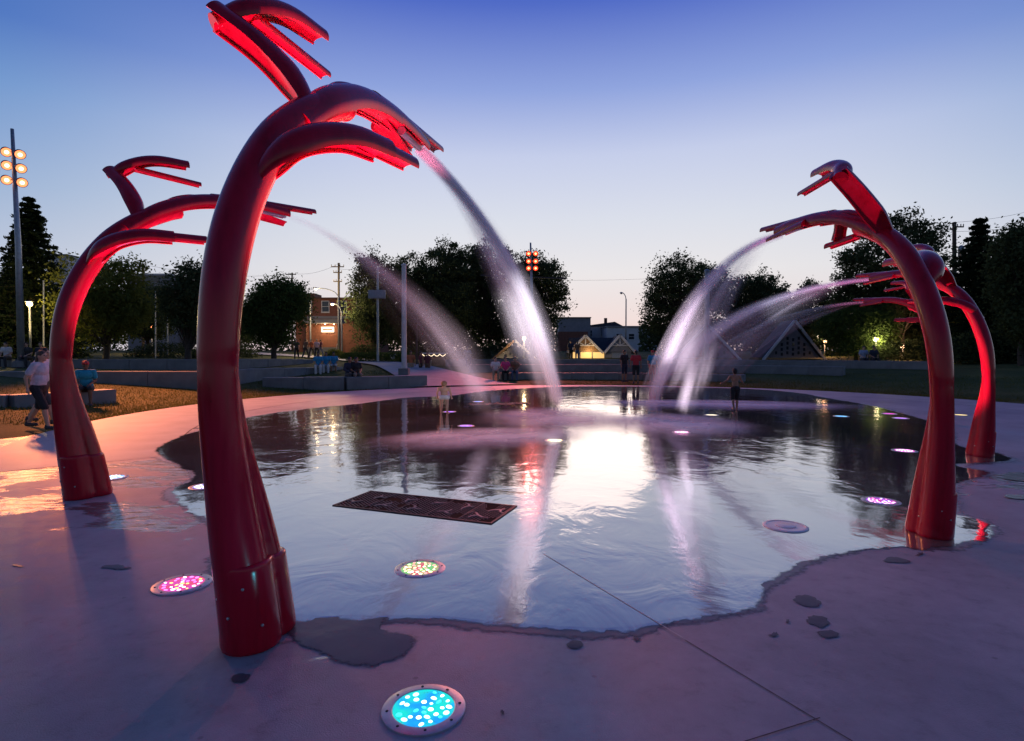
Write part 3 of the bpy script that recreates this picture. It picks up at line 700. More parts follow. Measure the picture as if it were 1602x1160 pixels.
# ------------------------------------------------------------------ drain grates
GRATE = mat('grate_steel', (.045, .042, .045), .6, spec=.2, metal=.0, var=.2, vscale=15)
STARM = mat('grate_star', (.20, .19, .20), .5, spec=.3, metal=.0, var=.2, vscale=15)
PIT = mat('pit_dark', (.012, .01, .011), .9, spec=.05, var=.3)
def grate(corners, label):
    a, b, c, d = [Vector((q.x, q.y, 0)) for q in corners]
    cen = (a + b + c + d) / 4; ex = ((d - a) + (c - b)) / 2; ey = ((b - a) + (c - d)) / 2
    L, Wd = ex.length, ey.length; rz = math.atan2(ex.y, ex.x)
    t = thing('drain_grate', label, 'drain grate', (cen.x, cen.y, .0060), rz, 'drain grates in the pad')
    mb = MB(); mb.box((0, 0, .0), (L - .02, Wd - .02, .006)); mb.build('pit', PIT, t)
    mb = MB()
    for s in (-1, 1):
        mb.box((0, s * (Wd / 2 - .012), .003), (L, .024, .012)); mb.box((s * (L / 2 - .012), 0, .003), (.024, Wd - .05, .012))
    mb.build('frame', GRATE, t)
    # cast panels with small round bosses in rows and branching star ribs
    boss = MB(); boss.lathe((0, 0, .004), [(.007, 0), (.006, .006)], 6); bme = boss.mesh('boss'); bme.materials.append(GRATE)
    mb = MB(); nx = int(L / .032); ny = int(Wd / .045)
    for i in range(nx):
        for j in range(ny):
            x = -L / 2 + .04 + i * (L - .08) / (nx - 1); y = -Wd / 2 + .04 + j * (Wd - .08) / (ny - 1) + (.01 if i % 2 else -.01)
            if noise.noise(Vector((x * 5, y * 5, 1))) < .28: mb.lathe((x, y, .003), [(.0085, 0), (.007, .005)], 6)
    o = mb.build('boss_rows', STARM, t); o['kind'] = 'stuff'
    rng = random.Random(3)
    for k in range(5):
        cx = -L / 2 + L * (k + .5) / 5
        for q, cy_ in enumerate((-.14, .13)):
            star = MB(); x0 = cx + (.09 if q else -.05); a0 = rng.uniform(0, 2)
            for j in range(3):
                an = a0 + j * 2.1 + rng.uniform(-.5, .5); ln = rng.uniform(.05, .15)
                p = [Vector((x0, cy_, .009)), Vector((x0 + ln * .6 * math.cos(an), cy_ + ln * .6 * math.sin(an), .009)), Vector((x0 + ln * math.cos(an + .3), cy_ + ln * math.sin(an + .3), .009))]
                star.bar(p[0], p[1], .022, .008); star.bar(p[1], p[2], .013, .0075)
            star.build('star_rib', STARM, t)
    for k in range(1, 5):
        mb = MB(); mb.box((-L / 2 + L * k / 5, 0, .0065), (.012, Wd - .05, .006)); mb.build('panel_bar', GRATE, t)
grate([G(520, 792), G(580, 770), G(810, 793), G(768, 822)], 'long dark cast drain grate with star pattern in the foreground water')
ga = G(782, 632.5); gd = Vector((1.85, .55, 0)).normalized(); gn = Vector((-gd.y, gd.x, 0))
grate([ga - gd * .95 - gn * .34, ga - gd * .95 + gn * .34, ga + gd * .95 + gn * .34, ga + gd * .95 - gn * .34], 'far drain grate tinted red, in the dark water behind the toddler')

# ------------------------------------------------------------------ water jets
def jet(label, S, L, T, ncore, nveil, lat=.012, vlat=.03, veil=(.72, 1.0), ac=.30, av=.10, col=(.95, .94, .97), seed=1, rc=(.04, .12), rv=(.04, .2), vdrop=.9):
    rng = random.Random(seed); S = Vector(S); L = Vector(L); g = 9.81
    v0 = (L - S) / T; v0.z = (L.z - S.z + .5 * g * T * T) / T
    hd = Vector((v0.x, v0.y, 0)).normalized(); sd = Vector((hd.y, -hd.x, 0))
    t = thing('water_jet', label, 'water jet', (0, 0, 0), 0, 'water jets from the spouts')
    def strands(n, core, r, name, m):
        mb = MB(); dens = []; K = 20
        for _ in range(n):
            if core: f = rng.gauss(1, .012); la = rng.gauss(0, lat); dz = rng.gauss(0, .10)
            else: f = veil[1] - (veil[1] - veil[0]) * rng.random() ** 1.5; la = rng.gauss(0, vlat); dz = rng.uniform(-vdrop, .25)
            v = v0 * f + sd * la * v0.length; v.z = v0.z * f + dz
            p0 = S + sd * rng.uniform(-.04, .04) + Vector((0, 0, rng.uniform(-.02, .02)))
            te = (v.z + math.sqrt(v.z ** 2 + 2 * g * (p0.z - .03))) / g
            ts = 0 if core else te * rng.uniform(.0, .2); e = te * (rng.uniform(.95, 1) if core else rng.uniform(.75, 1.0))
            rr = rng.uniform(.6, 1.3); dd = rng.uniform(.35, 1.0)
            pts = [p0 + v * q + Vector((0, 0, -.5 * g * q * q)) for q in (ts + (e - ts) * k / K for k in range(K + 1))]
            an = rng.uniform(0, math.pi); vs_ = []; PR = ((-1, 0), (-.45, .5), (0, 1), (.45, .5), (1, 0))
            for k, (t_, n_, b_) in enumerate(frames(pts)):
                ax = sd * math.cos(an) + t_.cross(sd) * math.sin(an); hw = (r[0] + (r[1] - r[0]) * (k / K) ** .9) * rr * 1.25
                vs_ += [pts[k] + ax * hw * e for e, _ in PR]
            mb.add(vs_, [(k * 5 + j, k * 5 + j + 1, k * 5 + j + 6, k * 5 + j + 5) for k in range(K) for j in range(4)])
            for k in range(K + 1):
                fade = (1 - .45 * k / K) * (1 if core else smooth(0, .25, k / K)) * (smooth(1.0, .80, k / K) if not core else 1 - .5 * smooth(.85, 1, k / K))
                dens += [dd * fade * q for _, q in PR]
        o = mb.build(name, m, t, smooth=True)
        at = o.data.attributes.new('dens', 'FLOAT', 'POINT'); at.data.foreach_set('value', dens)
        return o
    strands(ncore, True, rc, 'core_stream', spray_mat('spray_core%d' % seed, ac, col))
    strands(nveil, False, rv, 'spray_veil', spray_mat('spray_veil%d' % seed, av, col))
    return t
jet('bright water jet from the largest spout falling into the middle of the pool', sp_world(0, 2.66, 0, 3.69), (1.35, 16.6, 0), .86, 26, 34, .010, .020, (.80, 1.0), .62, .24, (.98, .97, .99), seed=1)
jet('thin faint spray from the left spout drifting past the tall grey pole', sp_world(1, 2.66, 0, 3.72), (-.4, 13.2, 0), .80, 3, 30, .02, .035, (.85, 1.25), .08, .075, (.97, .92, .98), seed=2)
jet('white water jet from the near right spout', sp_world(2, 2.66, 0, 3.69), (3.55, 15.2, 0), .88, 18, 36, .012, .032, (.62, .98), .42, .13, (.97, .93, .99), seed=3)
jet('broad lilac water jet from the farthest right spout', sp_world(3, 2.66, 0, 3.72), (5.0, 21.5, 0), .86, 14, 34, .02, .04, (.7, 1.02), .32, .14, (.96, .94, .99), seed=4, rc=(.03, .12), rv=(.04, .22))
jet('small lilac jet from the distant half hidden spout', sp_world(4, 2.66, 0, 3.72), (5.9, 22.5, 0), .80, 4, 14, .02, .04, (.7, 1.0), .2, .10, (.96, .94, .99), seed=5, rc=(.03, .12), rv=(.04, .22))

# foam and drifting spray lying on the water where the jets land
def foam_mat(name, dens, sx, sy):
    m = bpy.data.materials.new(name); m.use_nodes = True; t = m.node_tree; t.nodes.clear()
    out = N(t, 'ShaderNodeOutputMaterial'); mix = N(t, 'ShaderNodeMixShader'); tr = N(t, 'ShaderNodeBsdfTransparent'); d = N(t, 'ShaderNodeBsdfDiffuse')
    d.inputs[0].default_value = (.95, .93, .96, 1)
    tc = N(t, 'ShaderNodeTexCoord'); mp = N(t, 'ShaderNodeMapping'); mp.inputs['Scale'].default_value = (sx, sy, 1); t.links.new(tc.outputs['Object'], mp.inputs[0])
    nz = N(t, 'ShaderNodeTexNoise'); nz.inputs['Scale'].default_value = 1; nz.inputs['Detail'].default_value = 6; t.links.new(mp.outputs[0], nz.inputs['Vector'])
    ln = N(t, 'ShaderNodeVectorMath', operation='LENGTH'); t.links.new(tc.outputs['Object'], ln.inputs[0])
    fa = N(t, 'ShaderNodeMapRange'); fa.inputs['From Min'].default_value = 1.0; fa.inputs['From Max'].default_value = .0; fa.inputs['To Min'].default_value = 0; fa.inputs['To Max'].default_value = 1
    fa.interpolation_type = 'SMOOTHERSTEP'; t.links.new(ln.outputs['Value'], fa.inputs['Value'])
    nr = N(t, 'ShaderNodeMapRange'); nr.inputs['From Min'].default_value = .22; nr.inputs['From Max'].default_value = .62; t.links.new(nz.outputs['Fac'], nr.inputs['Value'])
    a = N(t, 'ShaderNodeMath', operation='MULTIPLY'); t.links.new(fa.outputs[0], a.inputs[0]); t.links.new(nr.outputs[0], a.inputs[1])
    b = N(t, 'ShaderNodeMath', operation='MULTIPLY'); t.links.new(a.outputs[0], b.inputs[0]); b.inputs[1].default_value = dens
    t.links.new(b.outputs[0], mix.inputs[0]); t.links.new(tr.outputs[0], mix.inputs[1]); t.links.new(d.outputs[0], mix.inputs[2]); t.links.new(mix.outputs[0], out.inputs[0]); return m
def foam(p, rx, ry, rz, dens, label, hgt=.05, layers=4):
    t = thing('splash_foam', label, 'foam', (p.x, p.y, .02), rz, 'foam where the jets land'); t.scale = (rx, ry, 1)
    m = foam_mat('foam_%d' % len(bpy.data.materials), dens, 2.2, 2.2)
    for q in range(layers):
        mb = MB(); n = 40; vs = [(0, 0, hgt * (q + 1) / layers)]; k = 1
        for ring in (.33, .66, 1):
            for i in range(n):
                a = 2 * math.pi * i / n; vs.append((ring * k * math.cos(a), ring * k * math.sin(a), hgt * (q + 1) / layers * (1 - ring ** 2 * .9)))
        fs = [(0, 1 + i, 1 + (i + 1) % n) for i in range(n)]
        for r_ in range(2):
            for i in range(n): j = (i + 1) % n; fs.append((1 + r_ * n + i, 1 + (r_ + 1) * n + i, 1 + (r_ + 1) * n + j, 1 + r_ * n + j))
        mb.add(vs, fs); mb.build('froth', m, t, smooth=True)
foam(G(760, 686), 2.7, 1.7, R(22), .42, 'soft pink foam left of the central jet')
foam(G(872, 655), 2.4, 3.4, 0, .42, 'white foam at the foot of the central jet')
foam(G(1050, 664), 2.2, 2.8, R(-10), .42, 'white foam at the foot of the near right jet')
foam(G(1120, 634), 5.2, 2.2, R(-8), .42, 'long white foam streak around the running boy')

# ------------------------------------------------------------------ seating walls of concrete blocks
def seat_wall(pts, tops, hgt, label, depth=.55, blen=2.0):
    """pts: polyline in plan, tops: z of the seat at each point"""
    t = thing('seating_wall', label, 'seating wall', (pts[0][0], pts[0][1], 0), 0, 'concrete seating walls')
    o = Vector((pts[0][0], pts[0][1], 0)); rng = random.Random(len(label))
    for (a, b, za, zb) in zip(pts[:-1], pts[1:], tops[:-1], tops[1:]):
        a = Vector(a); b = Vector(b); L = (b - a).length; n = max(1, round(L / blen)); d = (b - a) / n; rz = math.atan2(d.y, d.x)
        for k in range(n):
            c = a + d * (k + .5); z = za + (zb - za) * (k + .5) / n + rng.uniform(-.008, .008)
            h = hgt + .25; ln = d.length - .014; bm = bmesh.new(); bmesh.ops.create_cube(bm, size=1)
            for v in bm.verts: v.co = (v.co.x * ln, v.co.y * depth, v.co.z * h)
            bmesh.ops.bevel(bm, geom=bm.edges[:], offset=.018, segments=1, affect='EDGES')
            me = bpy.data.meshes.new('block'); bm.to_mesh(me); bm.free()
            q = mk('block', me, BENCH, t); q.location = Vector((c.x, c.y, z - h / 2)) - o; q.rotation_euler.z = rz + rng.uniform(-.004, .004)
def P2(x, y, z=0): g = G(x, y, z); return (g.x, g.y)
seat_wall([(-19.5, 14.0), (-14.1, 16.2), P2(174, 629, .05)], [.47, .47, .47], .47, 'short concrete seating wall at far left where the man in turquoise sits')
seat_wall([P2(414, 607, .08), P2(540, 606, .1), P2(665, 602, .1)], [.55, .56, .55], .5, 'front concrete seating wall behind the largest spout, ending at the path')
seat_wall([(-25, 23.4), (-12.6, 23.6), (-12.4, 28), (-10.6, 35.5)], [.90, .90, .88, .78], .5, 'middle concrete seating wall on the left lawn')
seat_wall([(-30, 30.5), (-16.3, 31), (-15.4, 36), (-15.0, 43)], [1.30, 1.30, 1.26, 1.15], .55, 'rear concrete seating wall on the left, highest of three')
def arc_pts(r, a0, a1, n): return [(PC.x + r * math.sin(R(a0 + (a1 - a0) * k / n)), PC.y + r * math.cos(R(a0 + (a1 - a0) * k / n))) for k in range(n + 1)]
seat_wall(arc_pts(17.2, -13, 32, 10), [.50] * 11, .5, 'lowest curved seating wall across the far side of the pool')
seat_wall(arc_pts(21.2, -16, 44, 13), [.90] * 14, .5, 'middle curved seating wall across the far side of the pool')
seat_wall(arc_pts(25.2, -18, 52, 15), [1.17] * 16, .5, 'topmost curved seating wall across the far side of the pool')

# ------------------------------------------------------------------ trees and plants
def leaf_mat(name, c1, c2):
    m = bpy.data.materials.new(name); m.use_nodes = True; t = m.node_tree; t.nodes.clear()
    out = N(t, 'ShaderNodeOutputMaterial'); mix = N(t, 'ShaderNodeMixShader'); mix.inputs[0].default_value = .3
    d = N(t, 'ShaderNodeBsdfDiffuse'); tl = N(t, 'ShaderNodeBsdfTranslucent')
    g = N(t, 'ShaderNodeTexCoord'); nz = N(t, 'ShaderNodeTexNoise'); nz.inputs['Scale'].default_value = 1.3; nz.inputs['Detail'].default_value = 4
    t.links.new(g.outputs['Object'], nz.inputs['Vector'])
    r = N(t, 'ShaderNodeValToRGB'); setramp(r, [(.3, c1), (.7, c2)]); t.links.new(nz.outputs['Fac'], r.inputs[0])
    t.links.new(r.outputs[0], d.inputs[0]); t.links.new(r.outputs[0], tl.inputs[0])
    t.links.new(d.outputs[0], mix.inputs[1]); t.links.new(tl.outputs[0], mix.inputs[2]); t.links.new(mix.outputs[0], out.inputs[0]); return m
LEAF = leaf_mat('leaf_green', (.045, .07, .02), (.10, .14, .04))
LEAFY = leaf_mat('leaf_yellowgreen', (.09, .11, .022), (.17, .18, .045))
LEAFD = leaf_mat('leaf_dark', (.042, .056, .028), (.09, .115, .05))
NEEDLE = leaf_mat('needle', (.012, .022, .012), (.03, .045, .02))
def leaf_quad(rng, p, s, vs, fs, up=.0):
    n = Vector((rng.gauss(0, 1), rng.gauss(0, 1), rng.gauss(0, 1) + up)).normalized()
    a = n.orthogonal().normalized(); b = n.cross(a); an = rng.uniform(0, 6.28)
    a, b = a * math.cos(an) + b * math.sin(an), b * math.cos(an) - a * math.sin(an)
    o = len(vs); L = s * rng.uniform(.55, 1.15); W_ = L * .5
    vs += [tuple(p - a * L * .5), tuple(p + b * W_ * .5 - a * L * .05), tuple(p + a * L * .5), tuple(p - b * W_ * .5 - a * L * .05)]; fs.append((o, o + 1, o + 2, o + 3))
def tree(base, H, lobes, label, lm, nleaf=9000, leaf=.26, trunk_r=.22, seed=1, trunk_h=.25, group=None, gap=.0, cat='tree', name='leafy_tree', clump=.75):
    """lobes: list of (dx, dy, z centre, rx, ry, rz) in metres from the base"""
    rng = random.Random(seed); base = Vector(base)
    t = thing(name, label, cat, base, 0, group)
    mb = MB(); th = H * trunk_h
    top = Vector((rng.uniform(-.2, .2), rng.uniform(-.2, .2), H * .72))
    tp = spline([Vector((0, 0, -.3)), Vector((rng.uniform(-.1, .1), 0, th * .5)), Vector((rng.uniform(-.15, .15), rng.uniform(-.1, .1), th)), top * .75 + Vector((0, 0, 0)), top], 14)
    mb.tube(tp, [trunk_r * (1.25 if k == 0 else 1 - .88 * k / 14) for k in range(15)], 9)
    mb.build('trunk', TRUNK, t, smooth=True)
    vs = []; fs = []; lim = MB(); vol = [l[3] * l[4] * l[5] for l in lobes]; tot = sum(vol)
    for l, vv in zip(lobes, vol):
        c = Vector(l[:3]); rad = Vector(l[3:])
        nc = max(4, int(vv / tot * nleaf * 2.5 / 55))
        for q in range(nc):
            while True:
                d = Vector((rng.uniform(-1, 1), rng.uniform(-1, 1), rng.uniform(-1, 1)))
                if .30 < d.length < 1: break
            if rng.random() < .65: d = d.normalized() * rng.uniform(.72, 1.03)
            cc = c + Vector((d.x * rad.x, d.y * rad.y, d.z * rad.z))
            if noise.noise(cc * .55 + Vector((seed, 0, 0))) < -.34 + gap: continue
            cs = clump * rng.uniform(.55, 1.2)
            if q % 3 == 0:
                st = tp[min(13, 4 + int(rng.random() * 9))]; mid = (st + cc) / 2 + Vector((0, 0, rng.uniform(-.3, .2)))
                lim.tube(spline([st, mid, cc], 5), [trunk_r * .3, trunk_r * .24, trunk_r * .18, trunk_r * .12, trunk_r * .08, trunk_r * .04], 5, cap=False)
            for k in range(55):
                p = cc + Vector((rng.gauss(0, .5), rng.gauss(0, .5), rng.gauss(0, .38))) * cs
                leaf_quad(rng, p, leaf, vs, fs, .5)
    lim.build('limbs', TRUNK, t, smooth=True)['kind'] = 'stuff'
    me = bpy.data.meshes.new('crown'); me.from_pydata(vs, [], fs); me.update(); mk('crown', me, lm, t)
    return t
def conifer(base, H, Rb, label, seed=1, nl=16000, group=None, z0=.06):
    rng = random.Random(seed); t = thing('conifer', label, 'conifer', base, 0, group)
    mb = MB(); mb.tube([(0, 0, -.3), (0, 0, H * .5), (0, 0, H * .98)], [.30, .17, .03], 9); mb.build('trunk', TRUNK, t, smooth=True)
    vs = []; fs = []; lim = MB(); nw = int(H * 2.5); per = max(6, int(nl / (nw * 11)))
    for k in range(nw):
        f = k / nw; z = H * (z0 + (1 - z0) * f); rad = Rb * (1 - f) ** .85 * rng.uniform(.8, 1.12) + .08
        nb = 11
        for j in range(nb):
            a = 2 * math.pi * (j + rng.random() * .8) / nb + k; L = rad * rng.uniform(.7, 1.12); dr = Vector((math.cos(a), math.sin(a), 0))
            tip = Vector((0, 0, z)) + dr * L + Vector((0, 0, -.22 * L + .10 * L * rng.random()))
            lim.tube([Vector((0, 0, z)), Vector((0, 0, z)) * .5 + tip * .5 + Vector((0, 0, -.04 * L)), tip], [.03, .02, .008], 4, cap=False)
            for m_ in range(per):
                q = rng.random() ** .7; p = Vector((0, 0, z)).lerp(tip, q) + Vector((rng.gauss(0, .10), rng.gauss(0, .10), rng.gauss(-.05, .07))) * (.5 + .6 * L * .6)
                leaf_quad(rng, p, .30, vs, fs, 1.0)
    lim.build('branches', TRUNK, t)['kind'] = 'stuff'
    me = bpy.data.meshes.new('needles'); me.from_pydata(vs, [], fs); me.update(); mk('needles', me, NEEDLE, t); return t
def tree_px(px, py_top, Y, x0, x1, label, lm, py_bot=None, n=9000, leaf=.26, seed=1, gap=0.0, extra=None, trunk_h=.25, clump=.75, tr=.22, group=None):
    """a crown spanning x0..x1 and py_top..py_bot in the photograph, standing Y metres away"""
    b = A(px, 552, Y); base = Vector((b.x, Y, hill(b.x, Y))); top = A(px, py_top, Y).z; H = top - base.z
    bot = A(px, py_bot, Y).z - base.z if py_bot else H * .25
    k = Y / FPX; wl = (px - x0) * k; wr = (x1 - px) * k; zc = (H + bot) / 2; rz = (H - bot) / 2; wd = (wl + wr) / 2; off = (wr - wl) / 2
    rng = random.Random(seed + 100)
    lobes = [(off, 0, zc, wd * .84, wd * .7, rz * .86)]
    for q in range(12):
        a = rng.uniform(0, 6.28); e = rng.uniform(-.75, .85)
        f = math.sqrt(max(.1, 1 - e * e * .8))
        rr_ = rng.uniform(.20, .46)
        lobes.append((off + math.cos(a) * wd * (1.08 - rr_) * f, math.sin(a) * wd * .6 * f, zc + e * rz * (1 - rr_), wd * rr_, wd * rr_, rz * rr_ * 1.0))
    lobes.append((rng.uniform(-.2, .2) * wd, 0, zc + rz * .70, wd * .38, wd * .38, rz * .31))
    return tree(base, H, lobes, label, lm, n, leaf, tr, seed, trunk_h, group, gap, clump=clump)
TG = 'trees around the park'
# left
b = A(52, 552, 42); conifer((b.x, 42, hill(b.x, 42)), A(45, 303, 42).z - hill(b.x, 42), 3.8, 'tall dark conifer behind the left floodlight pole', 3, 30000, TG)
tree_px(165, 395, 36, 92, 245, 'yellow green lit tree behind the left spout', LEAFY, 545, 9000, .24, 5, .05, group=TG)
tree_px(22, 425, 46, -40, 80, 'bushy tree at the left edge below the conifer', LEAFY, 550, 7000, .26, 6, group=TG)
tree_px(232, 440, 55, 190, 275, 'dim tree below the flat grey building', LEAFD, 545, 6000, .28, 7, group=TG)
tree_px(296, 412, 33, 262, 350, 'dark tree partly hidden by the largest spout stem', LEAFD, 535, 8000, .22, 8, .05, group=TG)
tree_px(430, 434, 39, 384, 480, 'round dark green tree on the lawn beside the path', LEAF, 548, 12000, .22, 9, group=TG)
# centre mass
tree_px(585, 384, 58, 545, 640, 'dark tree just right of the brick building', LEAFD, 560, 9000, .30, 10, .0, group=TG)
tree_px(640, 392, 64, 590, 700, 'dark tree filling the gap behind the thin equipment pole', LEAFD, 558, 11000, .31, 25, -.05, group=TG)
tree_px(690, 378, 62, 628, 760, 'broad dark tree behind the tall grey pole', LEAFD, 556, 14000, .32, 11, -.05, group=TG)
tree_px(765, 372, 66, 700, 850, 'tallest dark tree of the central clump behind the jet', LEAFD, 556, 16000, .32, 12, -.05, group=TG)
tree_px(835, 392, 60, 780, 890, 'dark tree at the right end of the central clump behind red lamps', LEAFD, 556, 12000, .30, 13, .0, group=TG)
# right of the gap
tree_px(1066, 396, 62, 998, 1142, 'round dark tree standing alone right of the kiosk', LEAFD, 560, 16000, .30, 14, -.02, group=TG)
tree_px(1178, 424, 66, 1120, 1245, 'dark tree behind the gabled play shelter', LEAFD, 560, 13000, .32, 15, -.05, group=TG)
tree_px(1262, 440, 64, 1215, 1320, 'low dark tree between the right jets', LEAFD, 562, 10000, .32, 16, -.05, group=TG)
tree_px(1410, 330, 47, 1305, 1488, 'big open dark tree behind the near right spout', LEAFD, 520, 14000, .30, 17, .10, group=TG)
tree_px(1340, 470, 46, 1270, 1400, 'small lit tree beside the park lamp', LEAF, 560, 8000, .24, 18, .0, group=TG)
tree_px(1440, 470, 50, 1390, 1500, 'dim bush like tree below the big open tree', LEAFD, 575, 9000, .28, 19, -.1, group=TG)
b = A(1528, 552, 40); conifer((b.x, 40, hill(b.x, 40)), A(1528, 336, 40).z - hill(b.x, 40), 3.5, 'dark conifer beside the utility pole at right', 21, 28000, TG)
tree_px(1600, 335, 34, 1555, 1690, 'dark tree cut by the right edge of the picture', LEAFD, 570, 15000, .26, 22, -.1, group=TG)
tree_px(1540, 440, 44, 1480, 1620, 'dense dark tree filling the space below the conifer', LEAFD, 590, 14000, .3, 23, -.2, group=TG)
tree_px(1480, 420, 70, 1440, 1540, 'far dark tree behind the utility pole', LEAFD, 570, 8000, .34, 24, -.1, group=TG)
# far hedge of trees closing the view at the far left and right
for i, (x, yt, Y, x0, x1, lb) in enumerate([(-70, 400, 60, -150, 20, 'dark tree outside the left edge behind the lamps'), (120, 450, 75, 60, 190, 'far dark tree between conifer and lit tree'),
                                           (345, 470, 72, 300, 400, 'far low tree behind the largest spout stem'), (1700, 380, 45, 1620, 1790, 'dark tree beyond the right edge')]):
    tree_px(x, yt, Y, x0, x1, lb, LEAFD, 556, 6000, .36, 30 + i, -.1, group=TG)

def shrub(p, rx, ry, rz, label, lm, n=2500, leaf=.12, seed=1, name='shrub', box=False):
    rng = random.Random(seed); t = thing(name, label, 'hedge' if box else 'shrub', p, 0)
    vs = []; fs = []
    for _ in range(n):
        while True:
            d = Vector((rng.uniform(-1, 1), rng.uniform(-1, 1), rng.uniform(0, 1)))
            if box or d.length < 1: break
        if not box: d = d.normalized() * rng.uniform(.6, 1.05)
        leaf_quad(rng, Vector((d.x * rx, d.y * ry, d.z * rz)), leaf, vs, fs, .4)
    me = bpy.data.meshes.new('foliage'); me.from_pydata(vs, [], fs); me.update(); mk('foliage', me, lm, t)
    mb = MB()
    for k in range(5): a = k * 1.3; mb.tube([(0, 0, -.1), (math.cos(a) * rx * .4, math.sin(a) * ry * .4, rz * .7)], [.02, .008], 5)
    mb.build('stems', TRUNK, t)
def shp(px, Y, rx, ry, rz, label, lm, n, leaf, seed, name='shrub', box=False):
    b = A(px, 552, Y); shrub((b.x, Y, hill(b.x, Y)), rx, ry, rz, label, lm, n, leaf, seed, name, box)
shp(595, 45, 2.6, .5, .75, 'low clipped hedge beside the footpath', LEAF, 5000, .14, 1, 'hedge', True)
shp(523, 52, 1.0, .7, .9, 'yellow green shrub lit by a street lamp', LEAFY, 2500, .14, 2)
shp(545, 50, .8, .7, .6, 'small round shrub right of the yellow green one', LEAF, 1800, .13, 3)
shp(570, 55, 1.6, .8, 1.3, 'dark shrub at the foot of the brick building steps', LEAFD, 3000, .16, 4)
shp(672, 56, 3.2, 1.2, 1.5, 'dark undergrowth beneath the broad central tree', LEAFD, 5000, .18, 5)
shp(770, 58, 3.5, 1.2, 1.5, 'dark undergrowth beneath the tallest central tree', LEAFD, 5000, .18, 6)
shp(1420, 44, 3.0, 1.2, 1.6, 'dark shrub mass behind the far right wall', LEAFD, 5000, .18, 7)
shp(1560, 38, 4.5, 1.5, 2.2, 'dark shrub mass at the right edge of the lawn', LEAFD, 7000, .2, 8)
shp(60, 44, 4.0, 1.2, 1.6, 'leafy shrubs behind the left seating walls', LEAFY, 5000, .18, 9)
shp(260, 50, 3.5, 1.2, 1.3, 'dark shrubs beyond the left lawn', LEAFD, 4500, .18, 10)
shp(355, 52, 3.0, 1.2, 1.4, 'dark shrubs behind the largest spout stem', LEAFD, 4000, .18, 11)

# grass blades on the near lawn
def grass():
    rng = random.Random(5); vs = []; fs = []
    for _ in range(60000):
        a = R(rng.uniform(-100, 75)); r = 13.55 + 9 * rng.random() ** 1.6; x = PC.x + r * math.sin(a); y = PC.y + r * math.cos(a); z = hill(x, y) - .035
        if math.hypot(x + 3.2, y - 30) < 4.2 or (x < 0 and y > 30 and abs(x + 3.5) < 3.5): continue
        h = rng.uniform(.03, .085); an = rng.uniform(0, 6.28); o = len(vs); dx = math.cos(an) * .012; dy = math.sin(an) * .012
        vs += [(x - dx, y - dy, z), (x + dx, y + dy, z), (x + rng.gauss(0, .02), y + rng.gauss(0, .02), z + h)]; fs.append((o, o + 1, o + 2))
    me = bpy.data.meshes.new('grass'); me.from_pydata(vs, [], fs); me.update()
    o = mk('grass', me, leaf_mat('grass_blade', (.07, .085, .018), (.14, .135, .035))); o['kind'] = 'stuff'; o['label'] = 'short mown grass round the pad'
grass()

# distant woods that close the view
def far_wood(name, Y, px0, px1, ytop, lab, n, leaf, seed):
    rng = random.Random(seed); vs = []; fs = []
    for _ in range(n):
        px = rng.uniform(px0, px1); yt = ytop + 16 * noise.noise(Vector((px * .02, seed, 0))) + 9 * noise.noise(Vector((px * .07, seed, 5)))
        y = yt + (556 - yt) * rng.random() ** .8; p = A(px, y, Y + rng.uniform(-3, 3)); leaf_quad(rng, p, leaf, vs, fs, .3)
    me = bpy.data.meshes.new(name); me.from_pydata(vs, [], fs); me.update(); o = mk(name, me, LEAFD); o['kind'] = 'stuff'; o['label'] = lab
far_wood('far_wood', 100, -60, 470, 490, 'distant dark wood behind the left lawn', 9000, .75, 1)
far_wood('far_wood', 92, 545, 872, 480, 'distant dark wood behind the central trees', 8000, .75, 2)
far_wood('far_wood', 95, 1000, 1300, 500, 'distant dark wood behind the play shelters', 8000, .75, 3)
far_wood('far_wood', 62, 1290, 1680, 470, 'dark wood closing the right side', 16000, .5, 4)

